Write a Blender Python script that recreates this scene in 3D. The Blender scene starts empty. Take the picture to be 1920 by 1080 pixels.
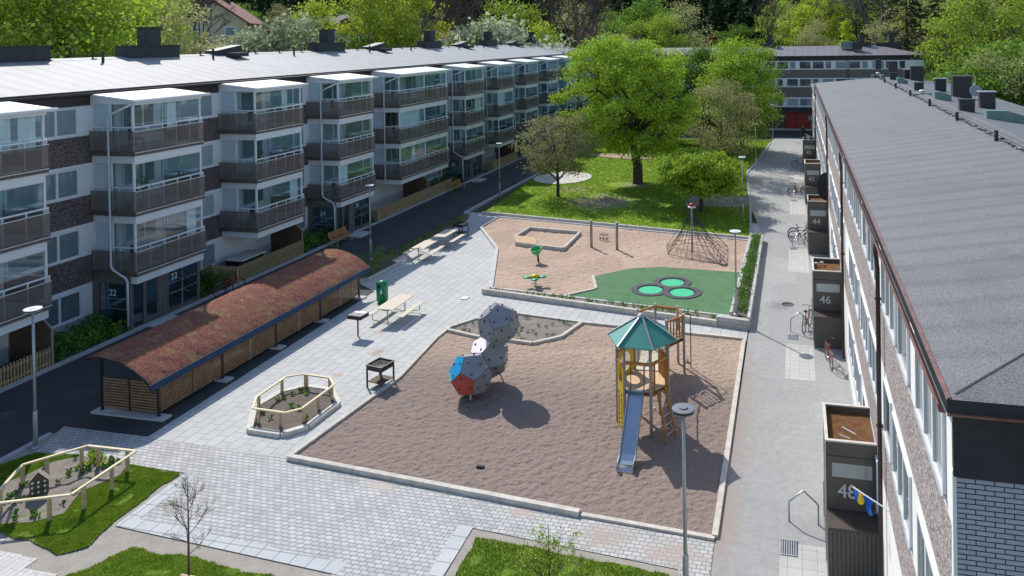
import bpy, bmesh, math, random
from mathutils import Vector, Matrix, noise
R = math.radians
C = bpy.context.scene.collection
scene = bpy.context.scene
# ---------------------------------------------------------------- camera (level lens with shift), sky, sun, exposure
CY, CP, CR, CF, CSX, CSY = 0.229396231, -0.00783441788, -0.0157683137, 1437.84012, 195.148857, -456.271654
H = 13.0
_f = Vector((-math.sin(CY)*math.cos(CP), math.cos(CY)*math.cos(CP), math.sin(CP)))
_r = Vector((math.cos(CY), math.sin(CY), 0)); _u = _r.cross(_f)
_R = _r*math.cos(CR) + _u*math.sin(CR); _U = -_r*math.sin(CR) + _u*math.cos(CR)
cam = bpy.data.objects.new('camera', bpy.data.cameras.new('camera')); C.objects.link(cam)
cam.matrix_world = Matrix(((_R.x, _U.x, -_f.x, 0), (_R.y, _U.y, -_f.y, 0), (_R.z, _U.z, -_f.z, H), (0, 0, 0, 1)))
cam.data.sensor_width = 36; cam.data.lens = CF/1920*36
cam.data.shift_x = -CSX/1920; cam.data.shift_y = CSY/1920
cam.data.clip_start = .3; cam.data.clip_end = 3000
scene.camera = cam
world = bpy.data.worlds.new("World"); scene.world = world; world.use_nodes = True
wn = world.node_tree; sky = wn.nodes.new('ShaderNodeTexSky'); sky.sky_type = 'NISHITA'; sky.sun_disc = False
SUN_EL, SUN_AZ = 42.0, 42.2            # degrees; azimuth measured from +Y towards -X
sky.sun_elevation = R(SUN_EL); sky.sun_rotation = R(-SUN_AZ); sky.air_density = 1.0; sky.dust_density = .6; sky.ozone_density = 1.5
bgn = wn.nodes['Background']; wn.links.new(sky.outputs[0], bgn.inputs[0]); bgn.inputs[1].default_value = .15
sl = bpy.data.lights.new('sun', 'SUN'); sl.energy = 3.85; sl.angle = R(.5); sl.color = (1, .95, .87)
so = bpy.data.objects.new('sun', sl); C.objects.link(so)
sd = Vector((-math.sin(R(SUN_AZ))*math.cos(R(SUN_EL)), math.cos(R(SUN_AZ))*math.cos(R(SUN_EL)), math.sin(R(SUN_EL))))
so.rotation_euler = sd.to_track_quat('Z', 'Y').to_euler(); so.location = (-40, 40, 60)
vs = scene.view_settings; vs.view_transform = 'Standard'; vs.look = 'None'; vs.exposure = .3; vs.gamma = 1
scene.cycles.max_bounces = 6; scene.cycles.transparent_max_bounces = 12
scene.cycles.diffuse_bounces = 3; scene.cycles.glossy_bounces = 3
def ray(x, y): return _R*((x-960-CSX)/CF) - _U*((y-540-CSY)/CF) + _f
def G(x, y, z=0.0):                      # point of the place seen at (x, y), at height z
    d = ray(x, y); t = (z-H)/d.z; return Vector((d.x*t, d.y*t, z))
def GX(x, y, X):
    d = ray(x, y); t = X/d.x; return Vector((X, d.y*t, H+d.z*t))
def GY(x, y, Y):
    d = ray(x, y); t = Y/d.y; return Vector((d.x*t, Y, H+d.z*t))
# ---------------------------------------------------------------- materials
M = {}
def newmat(name):
    m = bpy.data.materials.new(name); m.use_nodes = True; nt = m.node_tree
    return m, nt, nt.nodes, nt.links, nt.nodes['Principled BSDF']
def _noise(nt, vec, scale, detail=4, rough=.6, dist=0):
    n = nt.nodes.new('ShaderNodeTexNoise'); n.inputs['Scale'].default_value = scale
    n.inputs['Detail'].default_value = detail; n.inputs['Roughness'].default_value = rough
    n.inputs['Distortion'].default_value = dist
    nt.links.new(vec, n.inputs['Vector']); return n.outputs[0]
def _ramp(nt, fac, stops):
    r = nt.nodes.new('ShaderNodeValToRGB'); e = r.color_ramp.elements
    while len(e) > 1: e.remove(e[-1])
    e[0].position = stops[0][0]; e[0].color = (*stops[0][1], 1)
    for p, c in stops[1:]:
        k = e.new(p); k.color = (*c, 1)
    nt.links.new(fac, r.inputs[0]); return r.outputs[0]
def _mix(nt, fac, a, b, mode='MIX'):
    n = nt.nodes.new('ShaderNodeMix'); n.data_type = 'RGBA'; n.blend_type = mode
    for s, v in ((n.inputs[0], fac), (n.inputs[6], a), (n.inputs[7], b)):
        if hasattr(v, 'is_output'): nt.links.new(v, s)
        elif isinstance(v, tuple): s.default_value = (*v, 1)
        else: s.default_value = v
    return n.outputs[2]
def _bump(nt, h, strength, dist=.05):
    b = nt.nodes.new('ShaderNodeBump'); b.inputs['Strength'].default_value = strength; b.inputs['Distance'].default_value = dist
    nt.links.new(h, b.inputs['Height']); return b.outputs[0]
def _obj(nt): 
    t = nt.nodes.new('ShaderNodeTexCoord'); return t.outputs['Object']
def _map(nt, vec, scale=(1,1,1), rot=(0,0,0)):
    m = nt.nodes.new('ShaderNodeMapping'); m.inputs['Scale'].default_value = scale; m.inputs['Rotation'].default_value = rot
    nt.links.new(vec, m.inputs['Vector']); return m.outputs[0]
def sc(c, k): return tuple(min(1, v*k) for v in c)
def mat(name, col, rough=.7, metal=0, var=.15, vs_=3.0, bump=0, bs=30, spec=.5, fine=0):
    m, nt, N, L, B = newmat(name); o = _obj(nt)
    n1 = _noise(nt, o, vs_, 5)
    c = _ramp(nt, n1, [(.3, sc(col, 1-var)), (.7, sc(col, 1+var))])
    if fine:
        n2 = _noise(nt, o, fine, 2); c = _mix(nt, .35, c, _ramp(nt, n2, [(.35, sc(col, .55)), (.65, sc(col, 1.5))]))
    L.new(c, B.inputs['Base Color']); B.inputs['Roughness'].default_value = rough
    B.inputs['Metallic'].default_value = metal; B.inputs['Specular IOR Level'].default_value = spec
    if bump: L.new(_bump(nt, _noise(nt, o, bs, 3), bump, .02), B.inputs['Normal'])
    M[name] = m; return m
mat('white_paint', (.72,.74,.76), .45, var=.05, vs_=1.2)
mat('white_panel', (.74,.77,.80), .5, var=.06, vs_=.8)
mat('render_white', (.80,.79,.76), .8, var=.05, vs_=.7, bump=.05, bs=40)
mat('canopy_white', (.80,.81,.82), .5, var=.04)
mat('dark_fascia', (.045,.035,.032), .6, var=.3, vs_=1)
mat('black_metal', (.02,.021,.024), .45, var=.3)
mat('black_roofing', (.028,.03,.034), .6, var=.3)
mat('brown_metal', (.075,.058,.05), .5, var=.15)
mat('entry_frame', (.15,.135,.12), .5, var=.12)
mat('entry_cladding', (.088,.082,.070), .55, var=.1, vs_=1.5)
mat('steel', (.42,.44,.46), .35, .9, var=.08)
mat('galvanised', (.40,.42,.44), .5, .5, var=.12, vs_=6)
mat('lamp_grey', (.30,.32,.34), .55, .1, var=.06)
mat('lamp_slate', (.15,.165,.185), .6, .0, var=.06)
mat('lamp_white', (.80,.80,.78), .35, var=.03)
mat('lamp_black', (.02,.02,.02), .5)
mat('wood_new', (.50,.37,.20), .7, var=.2, vs_=5)
mat('wood_rail', (.70,.58,.36), .65, var=.12, vs_=4)
mat('wood_grey', (.60,.57,.50), .8, var=.15, vs_=5)
mat('wood_pale', (.62,.55,.42), .75, var=.15, vs_=7)
mat('wood_post', (.33,.29,.25), .8, var=.2, vs_=4)
mat('wood_amber', (.42,.17,.035), .55, var=.25, vs_=5)
mat('wood_tan', (.60,.40,.22), .6, var=.2, vs_=5)
mat('wood_dark', (.10,.068,.04), .8, var=.35, vs_=6)
mat('sleeper', (.55,.51,.45), .9, var=.2, vs_=3, bump=.3, bs=25)
mat('kerb_stone', (.40,.41,.43), .85, var=.15, vs_=2, bump=.2, bs=30)
mat('concrete', (.50,.50,.49), .85, var=.12, vs_=2, bump=.2, bs=30)
mat('soil', (.13,.105,.085), .95, var=.4, vs_=6, bump=.9, bs=14, fine=25)
mat('dry_soil', (.215,.185,.16), .95, var=.3, vs_=3, bump=.8, bs=14, fine=22)
mat('soil_track', (.33,.30,.26), .95, var=.2, vs_=2, bump=.3, bs=18, fine=30)
mat('green_bin', (0,.21,.075), .35, var=.1)
mat('green_plastic', (.03,.42,.08), .35, var=.08)
mat('mint_plastic', (.02,.40,.22), .4, var=.08)
mat('yellow_plastic', (.72,.47,.01), .4, var=.08)
mat('roof_green', (.035,.25,.21), .5, var=.12, vs_=1.5)
mat('slide_steel', (.55,.58,.62), .16, 1, var=.05)
mat('climb_grey', (.25,.265,.29), .42, var=.1, vs_=2)
mat('climb_red', (.42,.07,.05), .4, var=.06)
mat('climb_blue', (.02,.36,.66), .35, var=.05)
mat('climb_pink', (.86,.74,.78), .4, var=.05)
mat('grip_dark', (.03,.035,.05), .5)
mat('rubber', (.075,.078,.085), .9, var=.25, vs_=6, fine=30)
mat('trampoline_mat', (.02,.50,.24), .55, var=.05)
mat('red_paint', (.45,.012,.01), .4)
mat('bike_red', (.45,.01,.04), .3)
mat('tyre', (.015,.015,.015), .7)
mat('rope', (.03,.028,.03), .8)
mat('blue_cloth', (.005,.13,.52), .7, var=.15)
mat('yellow_cloth', (.80,.52,.01), .7, var=.1)
mat('pale_blue', (.16,.33,.55), .6)
mat('copper_brown', (.27,.115,.085), .45, .2, var=.35, vs_=3)
mat('pipe_brown', (.045,.022,.02), .4, var=.2)
mat('pipe_white', (.62,.68,.76), .4, var=.05)
mat('number_grey', (.50,.50,.50), .5, var=.05)
mat('number_white', (.80,.82,.82), .5, var=.02)
mat('shop_red', (.33,.008,.022), .4, var=.2, vs_=2)
mat('shop_green', (.02,.35,.22), .5)
mat('vent_green', (.14,.23,.21), .55, .1, var=.15)
mat('house_yellow', (.56,.48,.33), .8, var=.1)
mat('house_pink', (.36,.26,.20), .8, var=.1)
mat('tile_red', (.20,.06,.04), .8, var=.3, vs_=2)
mat('tile_dark', (.07,.05,.045), .85, var=.2, vs_=2)
mat('car_blue', (.03,.055,.11), .2, .3, var=.05)
mat('sky_tint_metal', (.02,.04,.08), .35, .4, var=.03)  # sky reflected in the shelter's fascia metal, put in as a blue tone
mat('slat_wood', (.27,.155,.075), .7, var=.3, vs_=4)
mat('car_white', (.45,.47,.50), .2, .1, var=.03)
def folds():
    m = mat('drape', (.78,.80,.80), .9, var=.04)
folds()
mat('bark', (.075,.055,.042), .95, var=.35, vs_=5, bump=.8, bs=14)
mat('bark_grey', (.16,.14,.125), .95, var=.35, vs_=5, bump=.5, bs=14)
mat('twig', (.12,.085,.075), .95, var=.25, vs_=5)
mat('skin', (.42,.25,.18), .6, var=.03)
mat('denim', (.03,.06,.14), .8, var=.2)
mat('dark_cloth', (.012,.013,.018), .85)
mat('pot', (.25,.10,.06), .8)
mat('cushion', (.28,.05,.05), .8)
mat('bench_wood', (.42,.19,.07), .6, var=.15, vs_=5)
mat('bench_frame', (.40,.60,.12), .45)
mat('curtain', (.42,.45,.46), .8, var=.1)
mat('blue_bin', (.01,.06,.25), .4)

def leafmat(name, a, b, trans=.45):
    m, nt, N, L, B = newmat(name); o = _obj(nt)
    n = _noise(nt, o, .55, 3); n2 = _noise(nt, o, 4, 2)
    oi = N.new('ShaderNodeObjectInfo')
    c = _ramp(nt, n, [(.32, a), (.68, b)])
    c = _mix(nt, .4, c, _ramp(nt, n2, [(.3, sc(a, .75)), (.7, sc(b, 1.15))]))
    hs = N.new('ShaderNodeHueSaturation'); mr = N.new('ShaderNodeMapRange'); mr.inputs[3].default_value = .75; mr.inputs[4].default_value = 1.2
    L.new(oi.outputs['Random'], mr.inputs[0]); L.new(mr.outputs[0], hs.inputs['Value']); L.new(c, hs.inputs['Color'])
    d = N.new('ShaderNodeBsdfDiffuse'); t = N.new('ShaderNodeBsdfTranslucent'); mx = N.new('ShaderNodeMixShader')
    L.new(hs.outputs[0], d.inputs[0]); L.new(hs.outputs[0], t.inputs[0]); mx.inputs[0].default_value = trans
    L.new(d.outputs[0], mx.inputs[1]); L.new(t.outputs[0], mx.inputs[2])
    g = N.new('ShaderNodeBsdfGlossy'); g.inputs['Roughness'].default_value = .5; g.inputs[0].default_value = (.6,.6,.6,1)
    m2 = N.new('ShaderNodeMixShader'); m2.inputs[0].default_value = .04
    L.new(mx.outputs[0], m2.inputs[1]); L.new(g.outputs[0], m2.inputs[2])
    L.new(m2.outputs[0], N['Material Output'].inputs[0]); M[name] = m
leafmat('leaf_maple', (.19,.33,.018), (.46,.60,.05), .32)
leafmat('leaf_fresh', (.22,.35,.03), (.45,.57,.06))
leafmat('leaf_yellow', (.28,.38,.025), (.50,.58,.05))
leafmat('leaf_bronze', (.27,.29,.10), (.50,.48,.22))
leafmat('leaf_mid', (.10,.22,.025), (.24,.40,.045))
leafmat('leaf_dark', (.022,.055,.022), (.055,.11,.035), .2)
leafmat('leaf_pine', (.035,.05,.02), (.085,.10,.04), .15)
leafmat('leaf_blossom', (.26,.34,.15), (.56,.60,.42))
leafmat('leaf_red', (.12,.012,.02), (.24,.02,.03))
leafmat('leaf_shrub', (.06,.17,.02), (.17,.33,.04))
leafmat('grass_blade', (.14,.27,.02), (.31,.43,.045), .45)

def stain(nt, o, c, spots):                   # worn or spilled patches: (x, y, radius, colour, y stretch)
    N, L = nt.nodes, nt.links
    for x, y, r, col, st in spots:
        mp = N.new('ShaderNodeMapping'); mp.inputs['Location'].default_value = (-x, -y*st, 0); mp.inputs['Scale'].default_value = (1, st, 0); L.new(o, mp.inputs['Vector'])
        ln = N.new('ShaderNodeVectorMath'); ln.operation = 'LENGTH'; L.new(mp.outputs[0], ln.inputs[0])
        ad = N.new('ShaderNodeMath'); ad.operation = 'MULTIPLY_ADD'; ad.inputs[1].default_value = r*3.4
        L.new(_noise(nt, o, 3.2/max(.8, r), 6, .8), ad.inputs[0]); L.new(ln.outputs['Value'], ad.inputs[2])
        mr = N.new('ShaderNodeMapRange'); mr.inputs[1].default_value = r*2.75; mr.inputs[2].default_value = r*1.9; L.new(ad.outputs[0], mr.inputs[0])
        c = _mix(nt, mr.outputs[0], c, col)
    return c
def groundmat(name, stops, scale, bumps, rough=.95, fine=None, vor=None):
    m, nt, N, L, B = newmat(name); o = _obj(nt)
    c = _ramp(nt, _noise(nt, o, scale, 6, .6, .4), stops)
    if fine: c = _mix(nt, fine[1], c, _ramp(nt, _noise(nt, o, fine[0], 3, .7), [(.3, fine[2]), (.7, fine[3])]))
    L.new(c, B.inputs['Base Color']); B.inputs['Roughness'].default_value = rough
    nrm = None
    for s, st, d in bumps:
        b = N.new('ShaderNodeBump'); b.inputs['Strength'].default_value = st; b.inputs['Distance'].default_value = d
        L.new(_noise(nt, o, s, 3), b.inputs['Height'])
        if nrm: L.new(nrm, b.inputs['Normal'])
        nrm = b.outputs[0]
    if nrm: L.new(nrm, B.inputs['Normal'])
    M[name] = m; return m
groundmat('gravel_pale', [(.3, (.50,.48,.44)), (.7, (.62,.60,.55))], .8, [(20, .5, .02)], 1, (30, .4, (.4,.38,.34), (.7,.68,.63)))
groundmat('asphalt_dark', [(.3, (.028,.032,.037)), (.55, (.046,.051,.056)), (.7, (.066,.070,.073))], .6, [(60, .5, .01)], .9, (90, .4, (.015,.016,.018), (.08,.085,.09)))
def asphalt_patchy():
    m, nt, N, L, B = newmat('asphalt_pale'); o = _obj(nt)
    c = _ramp(nt, _noise(nt, o, .35, 5, .6, .5), [(.3, (.23,.23,.227)), (.7, (.34,.34,.333))])
    v = N.new('ShaderNodeTexVoronoi'); v.feature = 'F1'; v.distance = 'CHEBYCHEV'; v.inputs['Scale'].default_value = .33
    L.new(_map(nt, o, (1,.7,1)), v.inputs['Vector'])
    c = _mix(nt, .35, c, _ramp(nt, v.outputs['Color'], [(.2, (.23,.23,.227)), (.8, (.41,.405,.395))]))
    n2 = _noise(nt, o, 5, 4); c = _mix(nt, .3, c, _ramp(nt, n2, [(.35, (.24,.24,.235)), (.65, (.46,.46,.45))]))
    c = _mix(nt, .3, c, _ramp(nt, _noise(nt, o, 110, 2), [(.35, (.16,.16,.16)), (.65, (.6,.6,.58))]))
    c = stain(nt, o, c, [(-2.25, 26, .85, (.31,.26,.235), .10), (-2.1, 20.5, .6, (.33,.275,.245), .3), (-.9, 37.6, .7, (.22,.22,.22), .9)])
    L.new(c, B.inputs['Base Color']); B.inputs['Roughness'].default_value = .9
    L.new(_bump(nt, _noise(nt, o, 80, 2), .3, .01), B.inputs['Normal']); M['asphalt_pale'] = m
asphalt_patchy()
groundmat('far_ground', [(.3, (.03,.045,.015)), (.7, (.06,.075,.025))], .15, [(3, .6, .2)], 1, (4, .4, (.04,.05,.02), (.12,.14,.05)))
def sandmat(name, a, b, c2, axis):
    m, nt, N, L, B = newmat(name); o = _obj(nt)
    big = _noise(nt, o, .28, 3, .5, .6)
    c = _ramp(nt, big, [(.42, a), (.56, b)])
    if axis:                                   # damp raked sand lies in the southern half of the pit
        sx = N.new('ShaderNodeSeparateXYZ'); L.new(o, sx.inputs[0])
        mr = N.new('ShaderNodeMapRange'); mr.inputs[1].default_value = axis[0]; mr.inputs[2].default_value = axis[1]
        ad = N.new('ShaderNodeMath'); ad.operation = 'MULTIPLY_ADD'; ad.inputs[1].default_value = 5.0
        L.new(big, ad.inputs[0]); L.new(sx.outputs[1], ad.inputs[2]); L.new(ad.outputs[0], mr.inputs[0])
        c = _mix(nt, mr.outputs[0], c2, c)
    c = _mix(nt, .14, c, _ramp(nt, _noise(nt, o, 6, 3), [(.3, sc(a, .6)), (.7, sc(b, 1.1))]))
    c = _mix(nt, .12, c, _ramp(nt, _noise(nt, o, 60, 2), [(.35, sc(a, .4)), (.65, sc(b, 1.3))]))
    L.new(c, B.inputs['Base Color']); B.inputs['Roughness'].default_value = 1; B.inputs['Specular IOR Level'].default_value = .1
    b1 = N.new('ShaderNodeBump'); b1.inputs['Strength'].default_value = 1; b1.inputs['Distance'].default_value = .09
    L.new(_noise(nt, o, 7, 3), b1.inputs['Height'])
    b2 = N.new('ShaderNodeBump'); b2.inputs['Strength'].default_value = .5; b2.inputs['Distance'].default_value = .01
    L.new(_noise(nt, o, 50, 2), b2.inputs['Height']); L.new(b1.outputs[0], b2.inputs['Normal']); L.new(b2.outputs[0], B.inputs['Normal'])
    M[name] = m
sandmat('sand_near', (.47,.355,.27), (.40,.305,.24), (.235,.187,.170), (29.2, 32.4))
sandmat('sand_far', (.56,.42,.32), (.47,.35,.27), (0,0,0), None)
def turfmat(name, a, b, dry, sc1, thr, spots=()):
    m, nt, N, L, B = newmat(name); o = _obj(nt)
    c = _ramp(nt, _noise(nt, o, sc1, 5, .6), [(.3, a), (.7, b)])
    c = _mix(nt, .45, c, _ramp(nt, _noise(nt, o, 14, 4, .7), [(.3, sc(a, .6)), (.7, sc(b, 1.3))]))
    mask = _ramp(nt, _noise(nt, o, .33, 4, .6, .5), [(thr, (0,0,0)), (thr+.1, (1,1,1))])
    c = _mix(nt, mask, c, dry)
    c = stain(nt, o, c, spots)
    L.new(c, B.inputs['Base Color']); B.inputs['Roughness'].default_value = .95; B.inputs['Specular IOR Level'].default_value = .15
    L.new(_bump(nt, _noise(nt, o, 25, 4), .9, .05), B.inputs['Normal']); M[name] = m
turfmat('lawn', (.13,.25,.02), (.27,.40,.035), (.28,.28,.10), .8, .62, [(-15.0,58.8,3.0,(.34,.28,.22),.9), (-14.0,66.3,1.6,(.30,.25,.20),1.3), (-7.3,57.2,1.2,(.24,.2,.15),1), (-18.8,63.5,2.2,(.36,.33,.20),1.0)])
turfmat('lawn_front', (.11,.20,.02), (.18,.28,.03), (.33,.31,.22), 2.4, .60)
turfmat('artificial_turf', (.08,.19,.085), (.15,.28,.145), (.17,.26,.15), 1.5, .64)
def brickmat(name, c1, c2, mortar, bw, rh, ms, plane='xy', rough=.85, off=.5, bump=.4, big=None, big_scale=.5, stains=()):
    m, nt, N, L, B = newmat(name); o = _obj(nt)
    s = N.new('ShaderNodeSeparateXYZ'); L.new(o, s.inputs[0]); cb = N.new('ShaderNodeCombineXYZ')
    ix = 'xyz'
    L.new(s.outputs[ix.index(plane[0])], cb.inputs[0]); L.new(s.outputs[ix.index(plane[1])], cb.inputs[1])
    k = N.new('ShaderNodeTexBrick'); L.new(cb.outputs[0], k.inputs['Vector'])
    k.inputs['Color1'].default_value = (*c1, 1); k.inputs['Color2'].default_value = (*c2, 1); k.inputs['Mortar'].default_value = (*mortar, 1)
    k.inputs['Scale'].default_value = 1; k.inputs['Brick Width'].default_value = bw; k.inputs['Row Height'].default_value = rh
    k.inputs['Mortar Size'].default_value = ms; k.inputs['Mortar Smooth'].default_value = .2; k.offset = off
    c = k.outputs['Color']
    c = _mix(nt, .35, c, _ramp(nt, _noise(nt, o, big_scale, 5, .65), [(.3, sc(c1, .8)), (.7, sc(c2, 1.1))]))
    c = _mix(nt, .18, c, _ramp(nt, _noise(nt, o, 25, 3), [(.3, sc(c1, .6)), (.7, sc(c2, 1.4))]))
    if big: c = _mix(nt, _ramp(nt, _noise(nt, o, .8, 4, .7), [(big[1], (0,0,0)), (big[1]+.08, (1,1,1))]), c, big[0])
    c = _mix(nt, k.outputs['Fac'], c, mortar)
    c = stain(nt, o, c, stains)
    L.new(c, B.inputs['Base Color']); B.inputs['Roughness'].default_value = rough
    inv = N.new('ShaderNodeMath'); inv.operation = 'SUBTRACT'; inv.inputs[0].default_value = 1; L.new(k.outputs['Fac'], inv.inputs[1])
    L.new(_bump(nt, inv.outputs[0], bump, .01), B.inputs['Normal']); M[name] = m
brickmat('paving_slabs', (.43,.435,.425), (.51,.515,.50), (.22,.225,.225), .62, .42, .011, 'yx', off=.5, big_scale=.35, stains=[(-17.2,28.9,.35,(.36,.25,.20),.8),(-18.3,31.0,.3,(.4,.28,.22),1),(-17.6,26.6,.35,(.42,.34,.28),1.2),(-18.3,47.3,.5,(.45,.33,.26),.8)])
brickmat('border_slabs', (.44,.455,.47), (.52,.53,.54), (.16,.17,.18), .5, .5, .012, 'xy', off=0)
brickmat('cobbles', (.33,.335,.33), (.56,.56,.545), (.20,.20,.20), .22, .145, .011, 'xy', off=.5, bump=.8, big_scale=.8, stains=[(-5.0,19.3,.9,(.40,.33,.29),1.6),(-3.2,19.0,.9,(.40,.33,.29),1.6),(-12,20.2,.5,(.5,.42,.36),1.5),(-7.5,19.8,.45,(.45,.36,.31),1.5)])
brickmat('stepped_slabs', (.52,.50,.47), (.60,.58,.55), (.25,.24,.22), .7, .175, .006, 'yx', off=.5)
brickmat('entrance_slabs', (.42,.41,.385), (.50,.49,.46), (.25,.24,.22), .36, .36, .006, 'xy', off=0)
brickmat('path_slabs', (.26,.25,.24), (.36,.34,.32), (.13,.12,.10), .6, .6, .02, 'xy', off=0)
brickmat('white_brick', (.52,.54,.57), (.60,.62,.64), (.30,.31,.33), .25, .075, .008, 'yz')
brickmat('gable_brick', (.36,.385,.45), (.46,.48,.54), (.05,.055,.075), .215, .062, .0075, 'xz', rough=.8, bump=.6)
brickmat('far_brick', (.16,.13,.12), (.20,.17,.155), (.14,.12,.11), .25, .075, .008, 'xz')
brickmat('retaining_block', (.42,.41,.38), (.50,.49,.46), (.25,.24,.22), .5, .2, .01, 'xz')
def pebblemat(name, a, b, c_, s):
    m, nt, N, L, B = newmat(name); o = _obj(nt)
    v = N.new('ShaderNodeTexVoronoi'); v.inputs['Scale'].default_value = s; L.new(o, v.inputs['Vector'])
    sp = N.new('ShaderNodeSeparateColor'); L.new(v.outputs['Color'], sp.inputs[0])
    c = _ramp(nt, sp.outputs[0], [(.15, a), (.5, b), (.9, c_)])
    c = _mix(nt, .3, c, _ramp(nt, _noise(nt, o, 1.5, 4), [(.3, a), (.7, b)]))
    L.new(c, B.inputs['Base Color']); B.inputs['Roughness'].default_value = .9
    L.new(_bump(nt, v.outputs['Distance'], .5, .02), B.inputs['Normal']); M[name] = m
pebblemat('pebble_dark', (.055,.043,.042), (.115,.092,.088), (.27,.235,.225), 24)
pebblemat('pebble_pale', (.14,.11,.105), (.34,.29,.27), (.60,.55,.52), 30)
def feltmat(name, a, b, rough, period, ax, spec=.5):
    m, nt, N, L, B = newmat(name); o = _obj(nt)
    s = N.new('ShaderNodeSeparateXYZ'); L.new(o, s.inputs[0])
    w = N.new('ShaderNodeTexWave'); w.wave_type = 'BANDS'; w.bands_direction = 'Y' if ax == 'y' else 'X'
    w.inputs['Scale'].default_value = 1/period*.314; w.inputs['Distortion'].default_value = .35; w.inputs['Detail'].default_value = 3; w.inputs['Detail Scale'].default_value = .6
    L.new(o, w.inputs['Vector'])
    c = _ramp(nt, _noise(nt, _map(nt, o, (.35, 2.2, 1) if ax == 'y' else (2.2, .35, 1)), 1.1, 6, .7), [(.3, a), (.7, b)])
    c = _mix(nt, .5, c, _ramp(nt, w.outputs['Fac'], [(0, sc(a, .35)), (.06, a), (.5, b)]))
    c = _mix(nt, .5, c, _ramp(nt, _noise(nt, o, 40, 3, .85), [(.38, sc(a, .35)), (.62, sc(b, 2.1))]))
    c = _mix(nt, _ramp(nt, _noise(nt, o, .35, 5, .65, 1.0), [(.50, (0,0,0)), (.70, (.28,.28,.28))]), c, sc(a, .6))
    L.new(c, B.inputs['Base Color']); B.inputs['Roughness'].default_value = rough; B.inputs['Specular IOR Level'].default_value = spec
    b1 = N.new('ShaderNodeBump'); b1.inputs['Strength'].default_value = .12; b1.inputs['Distance'].default_value = .02; L.new(w.outputs['Fac'], b1.inputs['Height'])
    b2 = N.new('ShaderNodeBump'); b2.inputs['Strength'].default_value = .35; b2.inputs['Distance'].default_value = .01; L.new(_noise(nt, o, 60, 2), b2.inputs['Height'])
    L.new(b1.outputs[0], b2.inputs['Normal']); L.new(b2.outputs[0], B.inputs['Normal']); M[name] = m
feltmat('roof_felt_left', (.17,.175,.18), (.33,.335,.34), .66, 1.0, 'y', .36)
feltmat('roof_felt_right', (.08,.079,.08), (.165,.162,.16), .62, 1.0, 'y', .5)
feltmat('roof_felt_end', (.085,.083,.083), (.165,.16,.155), .62, 1.0, 'x', .5)
feltmat('roof_felt_far', (.10,.09,.095), (.17,.155,.16), .55, 1.0, 'x', .6)
def sedum(name):
    m, nt, N, L, B = newmat(name); o = _obj(nt)
    c = _ramp(nt, _noise(nt, o, 1.5, 6, .75, .5), [(.3, (.12,.03,.025)), (.48, (.23,.065,.05)), (.57, (.26,.14,.06)), (.64, (.26,.28,.07))])
    c = _mix(nt, .55, c, _ramp(nt, _noise(nt, o, 13, 5, .85), [(.34, (.04,.015,.01)), (.48, (.22,.07,.05)), (.6, (.45,.22,.15)), (.70, (.60,.52,.28))]))
    L.new(c, B.inputs['Base Color']); B.inputs['Roughness'].default_value = 1
    L.new(_bump(nt, _noise(nt, o, 22, 4, .8), 1, .06), B.inputs['Normal']); M[name] = m
sedum('sedum')
def sedum2():
    m, nt, N, L, B = newmat('sedum_box'); o = _obj(nt)
    c = _ramp(nt, _noise(nt, o, 5, 6, .8), [(.3, (.08,.025,.015)), (.46, (.20,.06,.03)), (.6, (.17,.15,.03)), (.7, (.12,.16,.03))])
    c = _mix(nt, .5, c, _ramp(nt, _noise(nt, o, 30, 3, .8), [(.35, (.05,.02,.01)), (.65, (.38,.17,.06))]))
    L.new(c, B.inputs['Base Color']); B.inputs['Roughness'].default_value = 1
    L.new(_bump(nt, _noise(nt, o, 30, 4, .8), 1, .05), B.inputs['Normal']); M['sedum_box'] = m
sedum2()
def glassmat(name, tint, refl, rough=.02):
    m, nt, N, L, B = newmat(name)
    t = N.new('ShaderNodeBsdfTransparent'); t.inputs[0].default_value = (*tint, 1)
    g = N.new('ShaderNodeBsdfGlossy'); g.inputs['Roughness'].default_value = rough; g.inputs[0].default_value = (.9,.95,1,1)
    lw = N.new('ShaderNodeLayerWeight'); lw.inputs[0].default_value = .22
    mr = N.new('ShaderNodeMapRange'); mr.inputs[3].default_value = refl; mr.inputs[4].default_value = min(1, refl+.26)
    L.new(lw.outputs['Facing'], mr.inputs[0]); mx = N.new('ShaderNodeMixShader')
    L.new(mr.outputs[0], mx.inputs[0]); L.new(t.outputs[0], mx.inputs[1]); L.new(g.outputs[0], mx.inputs[2])
    L.new(mx.outputs[0], N['Material Output'].inputs[0]); M[name] = m
glassmat('balcony_glass', (.88,.95,.97), .03)
mat('frosted_panel', (.50,.62,.68), .35, var=.06, vs_=.8)
def parapetmat():
    m, nt, N, L, B = newmat('parapet_panel')
    t = N.new('ShaderNodeBsdfTransparent'); t.inputs[0].default_value = (.84,.81,.79,1)
    B.inputs['Base Color'].default_value = (.30,.265,.24,1); B.inputs['Roughness'].default_value = .45
    mx = N.new('ShaderNodeMixShader'); mx.inputs[0].default_value = .27
    L.new(t.outputs[0], mx.inputs[1]); L.new(B.outputs[0], mx.inputs[2]); L.new(mx.outputs[0], N['Material Output'].inputs[0]); M['parapet_panel'] = m
parapetmat()
glassmat('entry_glass', (.45,.60,.66), .14)
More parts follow.
